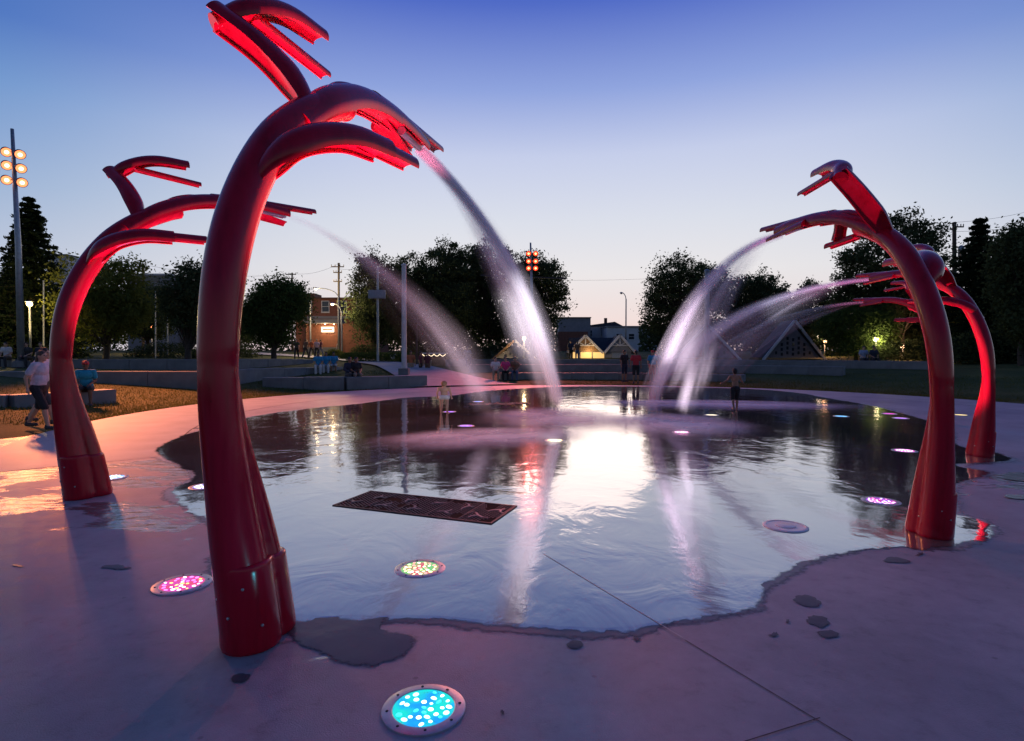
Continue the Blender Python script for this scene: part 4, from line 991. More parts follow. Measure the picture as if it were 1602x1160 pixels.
# ------------------------------------------------------------------ poles and lamps
def lamp_light(p, power, color, rad=.12, spot=None, cone=80):
    l = bpy.data.lights.new('lamp', 'SPOT' if spot else 'POINT'); l.energy = power; l.color = color; l.shadow_soft_size = rad
    o = bpy.data.objects.new('lamp', l); COL.objects.link(o); o.location = p
    if spot:
        l.spot_size = R(cone); l.spot_blend = 1.0; o.rotation_euler = (Vector(spot) - Vector(p)).to_track_quat('-Z', 'Y').to_euler()
    return o
def flood_pole(base, top, heads, label, facecol, strength, lightcol, power, aim, r=.11, hs=.5, boom=None, cone=75):
    base = Vector(base); t = thing('floodlight_pole', label, 'floodlight', base)
    mb = MB(); mb.tube([(0, 0, -.2), (0, 0, (top.z - base.z) * .5), (top.x - base.x, top.y - base.y, top.z - base.z)], [r * 1.35, r * 1.05, r * .6], 14); mb.build('pole', GALV, t, smooth=True)
    mb = MB(); mb.lathe((0, 0, 0), [(r * 3, 0), (r * 3, .3), (r * 2.6, .34)], 16); mb.build('footing', BENCH, t, auto=35)
    cols = sorted(set(round(h[1], 2) for h in heads))
    for h in heads:
        p = Vector((h[0], 0, h[1])) ; d = (Vector(aim) - (base + p)).normalized(); side = Vector((1, 0, 0))
        x = d.cross(Vector((0, 0, 1))).normalized(); y = x.cross(d)
        M = Matrix((x, d, y)).transposed()
        hd = MB(); q = p + d * .12
        hd.tube([q - d * .22, q - d * .10, q + d * .10], [hs * .28, hs * .42, hs * .5], 18); f = hd.build('lamp_housing', DARKM, t, smooth=False)
        fc = MB(); fc.tube([q + d * .102, q + d * .112], [hs * .44, hs * .42], 18); gl_ = fc.build('lamp_glass', glowmat('flood_%.2f_%.2f' % (facecol[1], strength), facecol, strength), f)
        bu = MB(); bu.tube([q + d * .113, q + d * .125], [hs * .20, hs * .16], 14); bu.build('bulb', glowmat('bulb_%.2f' % facecol[1], (1, .30 + facecol[1], .08 + facecol[1]), 5), f)
        ar = MB(); ar.tube([(0, 0, h[1] - .05), (h[0], 0, h[1] - .05), p], [.035] * 3, 8); ar.build('bracket', GALV, t)
        lamp_light(base + q + d * .2, power / len(heads), lightcol, .2, aim, cone)
    if boom:
        mb = MB(); mb.bar(boom[0] - base, boom[1] - base, .09, .12); mb.build('boom', DARKM, t)
    return t
Yl = 30.0; pb_ = A(33, 552, Yl); pt = A(19, 202, Yl); base = Vector((pb_.x, Yl, hill(pb_.x, Yl)))
hz = lambda y, Y: A(20, y, Y).z
k = Yl / FPX
heads = [(-10 * k, hz(236, Yl) - base.z), (11 * k, hz(240, Yl) - base.z), (-10 * k, hz(257, Yl) - base.z), (12 * k, hz(262, Yl) - base.z), (-11 * k, hz(280, Yl) - base.z), (13 * k, hz(284, Yl) - base.z)]
lean = Vector((A(19, 250, Yl).x - base.x, 0, 0))
heads = [(h[0] + lean.x, h[1]) for h in heads]
flood_pole(base, pt, heads, 'tall floodlight pole at the left edge with six orange lamps', (1, .26, .10), 2.2, (1, .27, .09), 68000, (-10, 18, 0), .13, .5, cone=34)
Yc = 46.0; pc_ = A(832, 552, Yc); ct = A(830, 380, Yc); base = Vector((pc_.x, Yc, hill(pc_.x, Yc)))
k = Yc / FPX; heads = [(s * 5.5 * k, hz(y, Yc) - base.z) for y in (396, 408, 419) for s in (-1, 1)]
flood_pole(base, ct, heads, 'floodlight pole with six red lamps behind the central jet', (1, .06, .02), 2.0, (1, .20, .17), 15000, (2.5, 25, 0), .11, .42, (A(752, 431, Yc + .3), A(886, 436, Yc + .3)))

def simple_pole(px, ytop, Y, r, label, name='pole', m=None, foot=False, ybot=None, px_top=None):
    b = A(px, 552, Y); base = Vector((b.x, Y, hill(b.x, Y))); tp = A(px_top or px, ytop, Y) - base
    t = thing(name, label, 'pole', base)
    mb = MB(); mb.tube([(0, 0, -.2), tp * .5, tp], [r * 1.1, r, r * .9], 14); mb.build('shaft', m or GALV, t, smooth=False, auto=40)
    mb = MB(); mb.tube([tp, tp + Vector((0, 0, r * .5)), tp + Vector((0, 0, r * .8))], [r * 1.12, r * 1.12, r * .4], 14); mb.build('cap', m or GALV, t, auto=40)
    if foot: mb = MB(); mb.box((0, 0, .18), (r * 4, r * 4, .5)); mb.build('footing', BENCH, t)
    return t, base, tp
PALE = mat('pale_pole', (.45, .46, .50), .5, metal=.3, var=.12, vscale=4)
BLUEP = mat('blue_pole', (.12, .18, .28), .45, metal=.3, var=.15, vscale=4)
simple_pole(632, 416, 33, .14, 'tall thick pale grey pole on a concrete foot by the path', 'mast', PALE, True)
t, base, tp = simple_pole(591, 420, 44, .09, 'thin grey pole carrying a wide box, left of the pale mast', 'equipment_pole', GALV)
mb = MB(); zz = A(591, 461, 44).z - base.z; mb.box((0, -.15, zz), (1.25, .3, .62)); mb.build('cabinet', mat('cabinet_grey', (.24, .28, .33), .5, var=.12), t)
for s in (-1, 1): mb = MB(); mb.box((s * .33, -.31, zz), (.5, .03, .5)); mb.build('cabinet_door', MATS['cabinet_grey'], t)
simple_pole(652, 509, 40, .06, 'short slim grey pole beside the people on the path', 'pole', WOODP)
simple_pole(1106, 425, 46, .20, 'thick blue grey mast in front of the round lone tree', 'mast', BLUEP)
simple_pole(68, 440, 40, .05, 'thin grey post between conifer and lit tree', 'pole', GALV)
simple_pole(243, 455, 48, .05, 'thin post left of the dark tree near the street', 'pole', GALV)
simple_pole(262, 460, 52, .05, 'thin post nearest the dark tree at left', 'pole', GALV)
def utility(px, ytop, Y, arms, label, trans=False, r=.15):
    t, base, tp = simple_pole(px, ytop, Y, r, label, 'utility_pole', WOODP)
    for y, wpx in arms:
        z = A(px, y, Y).z - base.z; hw = wpx * Y / FPX / 2
        mb = MB(); mb.box((0, -r - .04, z), (hw * 2, .09, .11)); c = mb.build('crossarm', WOODP, t)
        for s in (-1, -.4, .4, 1):
            mb = MB(); mb.lathe((s * hw * .95, -r - .04, z + .06), [(.03, 0), (.05, .08), (.03, .1), (.05, .16), (.02, .2)], 8); mb.build('insulator', mat('porcelain', (.3, .27, .25), .3), c)
    if trans:
        z = tp.z * .86; mb = MB(); mb.lathe((.28, -.15, z - 1.3), [(.2, 0), (.24, .05), (.24, .85), (.2, .92), (.06, 1.0)], 16); mb.build('transformer', GALV, t, auto=40)
    return base + tp
u1 = utility(530, 413, 68, [(418, 20), (427, 13), (441, 13)], 'utility pole with three crossarms beside the brick building', False, .13)
u2 = utility(457, 428, 82, [(430, 16), (436, 10)], 'distant utility pole behind the round lawn tree', False, .12)
u3 = utility(224, 414, 66, [(418, 10)], 'utility pole in front of the flat grey building', False, .14)
u4 = utility(1493, 350, 52, [(356, 14)], 'utility pole with transformer among the right trees', True, .17)
def wire(a, b, sag, label):
    pts = [Vector(a).lerp(Vector(b), q / 16) - Vector((0, 0, sag * 4 * (q / 16) * (1 - q / 16))) for q in range(17)]
    mb = MB(); mb.tube(pts, .013, 4, cap=False); tag(mb.build('power_line', DARKM), label, 'power line', 'overhead wires')
wire(u1, u2 + Vector((0, 0, 0)), .5, 'overhead wire between the two poles near the brick building')
wire(u2, u3, .8, 'overhead wire running left towards the flat grey building')
wire(u1 + Vector((0, 0, -.6)), A(1105, 430, 110), 1.2, 'long overhead wire crossing the gap in the trees')
wire(u4 + Vector((0, 0, .1)), A(1640, 322, 60), .3, 'upper overhead wire leaving the right utility pole')
wire(u4 + Vector((0, 0, -.7)), A(1640, 345, 60), .3, 'lower overhead wire leaving the right utility pole')
GL = {}
def street_lamp(px, yl, Y, armpx, label, col=(1, .72, .38), s=30, power=600, lit=True, base_px=None, r=.08):
    bx = base_px or px + armpx; b = A(bx, 552, Y); base = Vector((b.x, Y, hill(b.x, Y))); t = thing('street_lamp', label, 'street lamp', base)
    hp = A(px, yl, Y) - base; side = 1 if hp.x > 0 else -1
    mb = MB(); top = hp.z - .35
    pts = [Vector((0, 0, -.2)), Vector((0, 0, top * .5)), Vector((0, 0, top - .5))] + spline([Vector((0, 0, top - .5)), Vector((hp.x * .18, 0, top)), Vector((hp.x * .55, 0, hp.z - .02)), Vector((hp.x * .9, 0, hp.z + .06))], 8)[1:]
    mb.tube(pts, [r * 1.2, r, r * .9] + [r * .6] * 8, 10); mb.build('post', GALV, t, smooth=True)
    mb = MB(); mb.lathe((hp.x, 0, hp.z + .02), [(.20, -.01), (.22, .03), (.16, .10), (.05, .14)], 14); h = mb.build('lamp_head', GALV, t, auto=40)
    mb = MB(); mb.lathe((hp.x, 0, hp.z), [(.05, -.14), (.13, -.10), (.17, 0.0)], 14)
    mb.build('lamp_globe', glowmat('lamp_%.2f_%d' % (col[2], s), col, s) if lit else mat('lamp_off', (.3, .3, .3), .3), h, smooth=True)
    if lit: lamp_light(base + hp + Vector((0, -.05, -.35)), power, col, .15)
    return t
street_lamp(494, 452, 66, 30, 'lit street lamp on a long arm beside the utility pole', s=60, power=1500, base_px=530)
street_lamp(473, 463, 58, 13, 'pale curved street lamp in front of the brick building', s=4, power=120)
street_lamp(520, 476, 56, 15, 'lit street lamp with short curved arm above the shrubs', s=50, power=1300)
street_lamp(237, 483, 60, 6, 'small lit street lamp beyond the left tree', s=40, power=700)
street_lamp(972, 459, 78, 7, 'unlit slender street lamp in the gap left of the lone tree', lit=False, r=.09)
def park_lamp(px, yl, Y, label, col=(1, .8, .45), s=60, power=500, kind='globe', r=.05):
    b = A(px, 552, Y); base = Vector((b.x, Y, hill(b.x, Y))); z = A(px, yl, Y).z - base.z; t = thing('park_lamp', label, 'park lamp', base)
    mb = MB(); mb.tube([(0, 0, -.2), (0, 0, z - .15)], [r * 1.2, r], 10); mb.build('post', GALV, t, smooth=True)
    mb = MB(); mb.lathe((0, 0, z), [(.05, -.16), (.14, -.1), (.17, 0), (.14, .1), (.05, .15)], 14); mb.build('lamp_globe', glowmat('lamp_%.2f_%d' % (col[2], s), col, s), t, smooth=True)
    mb = MB(); mb.lathe((0, 0, z), [(.18, .12), (.24, .14), (.05, .24)], 14); mb.build('lamp_cap', DARKM, t, auto=40)
    lamp_light(base + Vector((0, -.3, z)), power, col, .15)
park_lamp(48, 476, 36, 'small yellow lamp shining among the left trees', (1, .7, .25), 40, 1500)
park_lamp(1370, 531, 44, 'brightest park lamp beside the lit tree at right', s=60, power=260)
park_lamp(1412, 543, 46, 'small amber park lamp right of the brightest one', (1, .55, .3), 40, 250)
park_lamp(1290, 535, 56, 'amber park lamp behind the right jet', (1, .5, .22), 45, 400)
park_lamp(1281, 527, 64, 'fainter park lamp left of the amber one', (1, .75, .5), 25, 150)
park_lamp(820, 530, 52, 'warm park lamp left of the central jet', (1, .7, .35), 60, 700)
park_lamp(1282, 512, 75, 'tiny distant lamp above the right shelter', (1, .75, .5), 25, 100)
park_lamp(238, 510, 62, 'small red orange lamp near the left street', (1, .3, .1), 30, 150)

# ------------------------------------------------------------------ buildings
BRICK = mat('brick', (.20, .075, .05), .85, var=.2, vscale=3, bump=.2, bscale=60)
BRICKD = mat('brick_dark', (.13, .055, .04), .85, var=.2, vscale=3, bump=.2, bscale=60)
PLASTER = mat('plaster_white', (.55, .54, .56), .8, var=.08, vscale=1.5)
GREYB = mat('grey_cladding', (.22, .22, .24), .8, var=.1, vscale=1.5)
ROOFD = mat('roof_dark', (.04, .042, .055), .8, var=.25, vscale=6, bump=.3)
TRIM = mat('trim_white', (.62, .60, .60), .6, var=.06)
GLASSD = mat('window_glass', (.03, .035, .045), .08, spec=.8, var=.2)
WARM = glowmat('warm_window', (1, .62, .22), .9)
WOOD = mat('warm_wood', (.24, .14, .07), .7, var=.2, vscale=9)
def window(parent, c, wd, ht, lit=False, yoff=0.0, bars=True):
    x, y, z = c
    mb = MB(); fw = .09
    for s in (-1, 1): mb.box((x + s * (wd / 2), y - .03, z), (fw, .08, ht + fw)); mb.box((x, y - .03, z + s * (ht / 2)), (wd - fw, .075, fw))
    if bars: mb.box((x, y - .025, z), (wd - fw, .05, .05))
    f = mb.build('window', TRIM, parent)
    mb = MB(); mb.box((x, y - .005, z), (wd - fw * .5, .03, ht - fw * .5)); mb.build('pane', WARM if lit else GLASSD, f)
    mb = MB(); mb.box((x, y - .07, z - ht / 2 - .09), (wd + .2, .14, .06)); mb.build('sill', TRIM, f)
def bldg(px, Y, label, cat='building', name='building'):
    b = A(px, 552, Y); base = Vector((b.x, Y, hill(b.x, Y))); return thing(name, label, cat, base), base
def pz(y, Y, base): return A(801, y, Y).z - base.z
# brick building
Y = 80.0; t, base = bldg(510, Y, 'two storey red brick building with lit entrance sign at the top of the path', name='brick_building'); k = Y / FPX
zt = pz(468, Y, base); zm = pz(497, Y, base)
mb = MB(); mb.box((1.6, 3, zt / 2 - .2), (11.5, 6, zt + .4)); mb.build('wall', BRICK, t)
mb = MB(); mb.box((-3.0, 3, zt + .45), (2.0, 3, .95)); mb.build('roof_room', BRICKD, t)
mb = MB(); mb.box((1.6, 2.95, zt + .08), (11.9, 6.3, .22)); mb.build('cornice', BRICKD, t)
mb = MB(); mb.box((1.6, -.12, zm), (11.6, .22, .35)); mb.build('string_course', GREYB, t)
for x in (-2.4, 0.0, 2.4, 4.8): window(t, (x, -.02, pz(480, Y, base)), 1.0, 1.5)
mb = MB(); mb.box((.2, -1.0, pz(504, Y, base)), (5.2, 2.0, .5)); mb.build('canopy', GREYB, t)
for x in (-2.2, 2.5): mb = MB(); mb.box((x, -1.75, pz(504, Y, base) / 2 - .2), (.4, .4, pz(504, Y, base) - .25)); mb.build('column', BRICKD, t)
for x in (-.8, .4, 1.6):
    mb = MB(); mb.lathe((x, -1.5, pz(509, Y, base)), [(.07, 0), (.1, .06), (.05, .1)], 10); mb.build('entrance_lamp', glowmat('entr', (1, .8, .5), 12), t)
lamp_light(base + Vector((.4, -1.6, pz(511, Y, base))), 350, (1, .7, .35), .3)
mb = MB(); mb.box((.3, -.10, pz(516, Y, base)), (1.75, .12, .75)); mb.build('sign', glowmat('sign_lit', (1, .86, .62), 1.6), t)
mb = MB(); mb.box((.3, -.165, pz(516, Y, base)), (1.3, .01, .16)); mb.build('sign_lettering', mat('sign_ink', (.12, .08, .06), .7), t)
for q in range(4): mb = MB(); mb.box((.2, -1.6 - q * .35, .55 - q * .17), (4.2, .35, .17)); mb.build('step', BENCH, t)
for s in (-1, 1):
    mb = MB(); mb.tube([(.2 + s * 2.2, -1.5, 1.6), (.2 + s * 2.2, -3.0, .9), (.2 + s * 2.2, -3.0, 0)], .04, 8); mb.tube([(.2 + s * 2.2, -1.5, 1.6), (.2 + s * 2.2, -1.5, .2)], .038, 8); mb.build('handrail', GALV, t)
# flat grey building and its neighbour, left
Y = 95.0; t, base = bldg(235, Y, 'flat roofed grey building seen above the left trees', name='flat_building')
mb = MB(); mb.box((0, 3, pz(432, Y, base) / 2), (7.2, 6, pz(432, Y, base))); mb.build('wall', GREYB, t)
mb = MB(); mb.box((0, 2.9, pz(431, Y, base) + .1), (7.6, 6.4, .3)); mb.build('roof', PLASTER, t)
mb = MB(); mb.box((-.8, -.05, pz(437, Y, base)), (5.0, .1, .7)); mb.build('window', GLASSD, t)
Y = 110.0; t, base = bldg(95, Y, 'pale tower block corner behind the conifer', name='tower_block')
mb = MB(); mb.box((0, 3, pz(400, Y, base) / 2), (3.6, 6, pz(400, Y, base))); mb.build('wall', PLASTER, t)
mb = MB(); mb.box((0, 2.9, pz(400, Y, base) + .1), (3.8, 6.4, .25)); mb.build('roof', GREYB, t)
# far houses in the gap
Y = 120.0; t, base = bldg(903, Y, 'tall grey box building just right of the central trees', name='far_building')
mb = MB(); mb.box((-.5, 4, pz(498, Y, base) / 2), (6.5, 8, pz(498, Y, base))); mb.build('wall', GREYB, t)
mb = MB(); mb.box((-.5, 3.9, pz(498, Y, base) + .1), (6.7, 8.3, .2)); mb.build('roof', ROOFD, t)
mb = MB(); mb.box((-1.2, -1.5, pz(520, Y, base) / 2), (6.0, 3, pz(520, Y, base))); mb.build('annexe', BRICK, t)
Y = 125.0; t, base = bldg(935, Y, 'white far building with two dark windows behind the kiosk', name='white_house')
mb = MB(); mb.box((.5, 4, pz(511, Y, base) / 2), (9.5, 8, pz(511, Y, base))); mb.build('wall', PLASTER, t)
mb = MB(); zr = pz(511, Y, base); mb.prism([(-4.5, -.4, zr), (5.5, -.4, zr), (3.6, -.4, zr + 1.0), (-1.5, -.4, zr + .3)], (0, 8.5, 0)); mb.build('roof', ROOFD, t)
mb = MB(); mb.box((2.0, 2, zr + 1.3), (.6, .6, 1.2)); mb.build('chimney', BRICKD, t)
for x in (-1.6, 1.1): window(t, (x, -.02, pz(522, Y, base)), .8, 1.4)
Y = 118.0; t, base = bldg(980, Y, 'low long white far building right of the white house', name='white_hall')
mb = MB(); mb.box((1.5, 4, pz(512, Y, base) / 2), (11, 8, pz(512, Y, base))); mb.build('wall', PLASTER, t)
mb = MB(); mb.box((1.5, 3.9, pz(512, Y, base) + .1), (11.3, 8.4, .25)); mb.build('roof', GREYB, t)
for x in (-1.5, 1.0, 3.5): window(t, (x, -.02, pz(527, Y, base)), 1.2, 1.2)
# kiosk with two gables
Y = 58.0; t, base = bldg(940, Y, 'dark roofed kiosk with two white gables and warm lit counter', 'kiosk', 'kiosk'); k = Y / FPX
def gable(parent, x, wd, z0, z1, y, inner, lit):
    h = wd / 2
    mb = MB(); mb.prism([(x - h + .2, y, z0), (x + h - .2, y, z0), (x, y, z1 - .15)], (0, .12, 0)); g = mb.build('gable', inner, parent)
    for s in (-1, 1): mb = MB(); mb.bar((x + s * (h + .12), y - .12, z0 - .12), (x, y - .12, z1 + .04), .16, .22); mb.build('barge_board', TRIM, g)
    mb = MB(); mb.bar((x, y - .06, z0 + .55), (x, y - .06, z1 - .1), .1, .1); mb.build('king_post', TRIM, g)
    mb = MB(); mb.bar((x - h * .55, y - .07, z0 + .62), (x + h * .55, y - .07, z0 + .62), .1, .1); mb.build('tie_beam', TRIM, g)
    for s in (-1, 1): mb = MB(); mb.bar((x, y - .05, z0 + .6), (x + s * h * .38, y - .05, z0 + (z1 - z0) * .58), .08, .08); mb.build('strut', TRIM, g)
    for s in (-1, 1): mb = MB(); mb.prism([(x, y + .02, z1 + .02), (x + s * (h + .15), y + .02, z0 - .1), (x + s * (h + .15), y + .02, z0 - .22), (x, y + .02, z1 - .1)], (0, 3.6, 0)); mb.build('roof_slope', ROOFD, g)
ze = pz(549, Y, base); zt = pz(526, Y, base)
mb = MB(); mb.box((0, 1.9, ze / 2), (6.2, 3.4, ze)); mb.build('wall', GREYB, t)
mb = MB(); mb.prism([(-3.0, 1.2, ze), (-3.0, 3.6, ze), (-3.0, 2.4, zt - .1)], (6.0, 0, 0)); mb.build('roof', ROOFD, t)
gable(t, -1.55, 3.2, ze - .1, zt, .0, WOOD, True); gable(t, 1.9, 2.9, ze - .1, zt + .05, .02, GREYB, False)
for x, wd in ((-2.5, .55), (-1.45, 1.1), (-.2, 1.1)):
    mb = MB(); mb.box((x, .16, ze - .55), (wd, .08, .8)); mb.build('lit_window', WARM, t)
mb = MB(); mb.box((-1.2, .0, ze - 1.05), (3.4, .5, .08)); mb.build('counter', WOOD, t)
mb = MB(); mb.box((1.9, .17, ze - .55), (1.5, .06, .7)); mb.build('shutter', GALV, t)
lamp_light(base + Vector((-1.2, -.5, ze - .15)), 50, (1, .68, .3), .2)
# gabled play shelters: leaning roof frames with a panel of small openings
def shelter(px, ya, yb, wpx, Y, label, lit=(0, 0)):
    t, base = bldg(px, Y, label, 'shelter', 'gabled_shelter'); k = Y / FPX; h = wpx * k / 2; z1 = pz(ya, Y, base); z0 = pz(yb, Y, base)
    z0 = max(z0, .05)
    for s in (-1, 1): mb = MB(); mb.bar((s * h, 0, z0 - .2), (s * .02, 0, z1), .14, .2); mb.build('frame_beam', TRIM if not (lit[0] and s < 0) else WOOD, t)  # lit left beam: warm lamplight put in as the wood colour
    mb = MB(); mb.prism([(h * .96, .12, z0), (h * 1.02, .12, z0 + .03), (.05, .12, z1 + .05), (0, .12, z1 - .06)], (0, 2.4, 0)); mb.build('roof_slope', ROOFD, t)
    mb = MB(); mb.prism([(-h * .96, .12, z0), (-h * 1.02, .12, z0 + .03), (-.05, .12, z1 + .05), (0, .12, z1 - .06)], (0, 2.4, 0)); mb.build('roof_slope', ROOFD, t)
    mb = MB(); mb.prism([(-h * .86, .30, z0), (h * .86, .30, z0), (0, .30, z1 - .35)], (0, .08, 0)); mb.build('panel', mat('shelter_panel', (.20, .19, .21), .8, var=.1), t)
    n = 0
    for i in range(9):
        for j in range(4):
            x = -h * .72 + i * h * .18; z = z0 + .3 + j * .42 + (.12 if i % 2 else 0)
            if z + .3 < z1 - .35 - abs(x) / (h * .86) * (z1 - .35 - z0):
                mb = MB(); mb.box((x, .285, z), (.17, .05, .26)); mb.build('opening', GLASSD, t)
shelter(1106, 508, 560, 106, 50, 'pale gabled play shelter with small square openings behind the right jet')
shelter(1243, 502, 560, 98, 50, 'second gabled play shelter farther right under the lilac jet')
shelter(805, 533, 561, 72, 52, 'low gabled shelter with lit beam left of the central jet', (1, 0))
# stall with string of lights
Y = 40.0; t, base = bldg(679, Y, 'small market stall with scalloped string lights under the trees', 'stall', 'market_stall'); zt = pz(553, Y, base)
mb = MB(); mb.box((0, .5, zt), (1.7, 1.0, .07)); mb.build('awning', TRIM, t)
for s in (-1, 1): mb = MB(); mb.box((s * .8, .05, zt / 2), (.06, .06, zt)); mb.build('post', WOOD, t)
mb = MB(); mb.box((0, .3, .28), (1.7, .5, .55)); mb.build('counter', WOOD, t)
for q in range(4):
    mb = MB(); x0 = -.8 + q * .4; mb.tube([(x0 + .4 * i / 6, -.02, zt - .06 - .14 * math.sin(math.pi * i / 6)) for i in range(7)], .02, 6); mb.build('light_string', glowmat('string', (1, .78, .5), 2.0), t)

# ------------------------------------------------------------------ people
def capsule(bm, a, b, ra, rb, seg=10):
    a = Vector(a); b = Vector(b); d = b - a; L = max(d.length, 1e-4)
    q = d.to_track_quat('Z', 'Y').to_matrix().to_4x4() if d.length > 1e-4 else Matrix.Identity(4)
    vs = []; rings = 4
    prof = [(ra * math.sin(i * math.pi / 2 / rings), -ra * math.cos(i * math.pi / 2 / rings)) for i in range(1, rings + 1)] + [(rb * math.cos(i * math.pi / 2 / rings), L + rb * math.sin(i * math.pi / 2 / rings)) for i in range(rings)]
    M = Matrix.Translation(a) @ q; lo = bm.verts.new(M @ Vector((0, 0, -ra))); hi = bm.verts.new(M @ Vector((0, 0, L + rb))); rows = []
    for r, z in prof: rows.append([bm.verts.new(M @ Vector((r * math.cos(2 * math.pi * k / seg), r * math.sin(2 * math.pi * k / seg), z))) for k in range(seg)])
    for k in range(seg):
        k2 = (k + 1) % seg; bm.faces.new((lo, rows[0][k2], rows[0][k])); bm.faces.new((hi, rows[-1][k], rows[-1][k2]))
        for i in range(len(rows) - 1): bm.faces.new((rows[i][k], rows[i][k2], rows[i + 1][k2], rows[i + 1][k]))
def ell(bm, c, r, seg=14):
    m = Matrix.Translation(Vector(c)) @ Matrix.Diagonal((r[0], r[1], r[2], 1)); bmesh.ops.create_uvsphere(bm, u_segments=seg, v_segments=10, radius=1, matrix=m)
def remeshed(bm, name, vox, m, parent, it=4):
    me = bpy.data.meshes.new(name); bm.to_mesh(me); bm.free(); o = bpy.data.objects.new(name, me); COL.objects.link(o)
    md = o.modifiers.new('r', 'REMESH'); md.mode = 'VOXEL'; md.voxel_size = vox
    sm = o.modifiers.new('s', 'SMOOTH'); sm.factor = .5; sm.iterations = it
    dg = bpy.context.evaluated_depsgraph_get(); me2 = bpy.data.meshes.new_from_object(o.evaluated_get(dg)); bpy.data.objects.remove(o); bpy.data.meshes.remove(me)
    me2.name = name; return mk(name, me2, m, parent, True)
def person(pos, face, label, H=1.72, pose='stand', skin=SKIN1, hair=HAIRD, top=None, bottom=None, long_bottom=True, long_sleeve=False, hat=None, long_hair=False, shoes=True, vox=.02, female=False, step=.0, group=None, arms=None, diaper=False, bare=False, sitz=.45, build=1.0):
    """face: heading in degrees, 0 looks away from the camera (+y), 180 towards it"""
    t = thing('person', label, 'person', pos, -R(face), group)
    s = H / 1.72; child = H < 1.3; hs = s if not child else s * (1.0 + .55 * (1.3 - H) / .6 * .9)
    q = lambda x, y, z: Vector((x, y, z)) * s
    sitting = pose == 'sit'; hipz = .93 if not sitting else (sitz + .09) / s
    ty = 0.0; lean = .06 if pose == 'walk' else (.10 if sitting else 0)
    hip = q(0, ty, hipz); chest = q(0, ty + lean, hipz + .36); neck = q(0, ty + lean * 1.1, hipz + .55); hd = q(0, ty + lean * 1.2 + .015, hipz + .55) + Vector((0, 0, .135 * hs))
    sw = (.18 if not female else .165) * build; hw = .095 if not female else .10
    sh = [q(s_ * sw, ty + lean, hipz + .485) for s_ in (-1, 1)]
    if arms: el = [q(*arms[0][0]) + chest, q(*arms[1][0]) + chest]; ha = [q(*arms[0][1]) + chest, q(*arms[1][1]) + chest]
    elif sitting: el = [q(s_ * .24, .10, hipz + .23) for s_ in (-1, 1)]; ha = [q(s_ * .12, .36, hipz + .12) for s_ in (-1, 1)]
    elif pose == 'walk': el = [q(s_ * .25, -s_ * .12 + lean, hipz + .22) for s_ in (-1, 1)]; ha = [q(s_ * .24, -s_ * .16 + .12, hipz - .0) for s_ in (-1, 1)]
    else: el = [q(s_ * .25, -.03, hipz + .21) for s_ in (-1, 1)]; ha = [q(s_ * .26, .04, hipz - .03) for s_ in (-1, 1)]
    hj = [q(s_ * hw, ty, hipz - .02) for s_ in (-1, 1)]
    if sitting:
        kn = [q(s_ * .13, .44, hipz + .01) for s_ in (-1, 1)]; an = [q(s_ * .13, .42, .08) for s_ in (-1, 1)]
    elif pose == 'walk':
        st = step or .30; kn = [q(s_ * .10, s_ * st * .55 + .06, .50) for s_ in (-1, 1)]; an = [q(s_ * .10, s_ * st - (.06 if s_ < 0 else 0), .09 + (.05 if s_ < 0 else 0)) for s_ in (-1, 1)]
    else: kn = [q(s_ * .105, .01, .50) for s_ in (-1, 1)]; an = [q(s_ * .115, -.02, .085) for s_ in (-1, 1)]
    toe = [a + q(s_ * .02, .15, -.045) for a, s_ in zip(an, (-1, 1))]
    # body
    b = bmesh.new(); B = build
    ell(b, hip + q(0, 0, .02), (.155 * s * B, .115 * s * B, .13 * s)); ell(b, hip.lerp(chest, .5), (.135 * s * B, .10 * s * B, .20 * s)); ell(b, chest + q(0, 0, .03), (.165 * s * B, .11 * s * B, .17 * s))
    capsule(b, sh[0], sh[1], .062 * s, .062 * s); capsule(b, chest, neck + q(0, 0, .04), .07 * s, .052 * s); capsule(b, neck, hd, .05 * hs, .055 * hs)
    ell(b, hd, (.078 * hs, .098 * hs, .118 * hs)); capsule(b, hd + Vector((0, .05, -.06)) * hs, hd + Vector((0, .065, -.085)) * hs, .045 * hs, .032 * hs)
    capsule(b, hd + Vector((0, .095, .01)) * hs, hd + Vector((0, .116, -.025)) * hs, .010 * hs, .016 * hs)
    for s_ in (-1, 1): ell(b, hd + Vector((s_ * .08, -.005, -.01)) * hs, (.012 * hs, .02 * hs, .03 * hs), 8)
    for i in (0, 1):
        s_ = -1 if i == 0 else 1
        capsule(b, sh[i], el[i], .052 * s * B, .040 * s); capsule(b, el[i], ha[i], .040 * s, .027 * s)
        d = (ha[i] - el[i]).normalized(); x = d.cross(Vector((0, 0, 1)) if abs(d.z) < .9 else Vector((0, 1, 0))).normalized(); pl = ha[i] + d * .075 * s
        capsule(b, ha[i], pl, .026 * s, .034 * s)
        for f_ in range(4):
            o_ = x * (.027 - .018 * f_) * s; l_ = (.060, .072, .068, .052)[f_] * s; k1 = pl + o_ + d * l_ * .6; crl = Vector((0, 0, -1)) if abs(d.z) < .8 else Vector((-s_, .3, 0)).normalized()
            capsule(b, pl + o_, k1, .0095 * s, .009 * s, 6); capsule(b, k1, k1 + (d * .7 + crl * .5) * l_ * .5, .009 * s, .0075 * s, 6)
        th_ = x * s_ * .03 * s; capsule(b, ha[i] + d * .02 * s, ha[i] + d * .055 * s + th_ * 1.3, .012 * s, .0105 * s, 6); capsule(b, ha[i] + d * .055 * s + th_ * 1.3, ha[i] + d * .09 * s + th_ * 1.5, .0105 * s, .009 * s, 6)
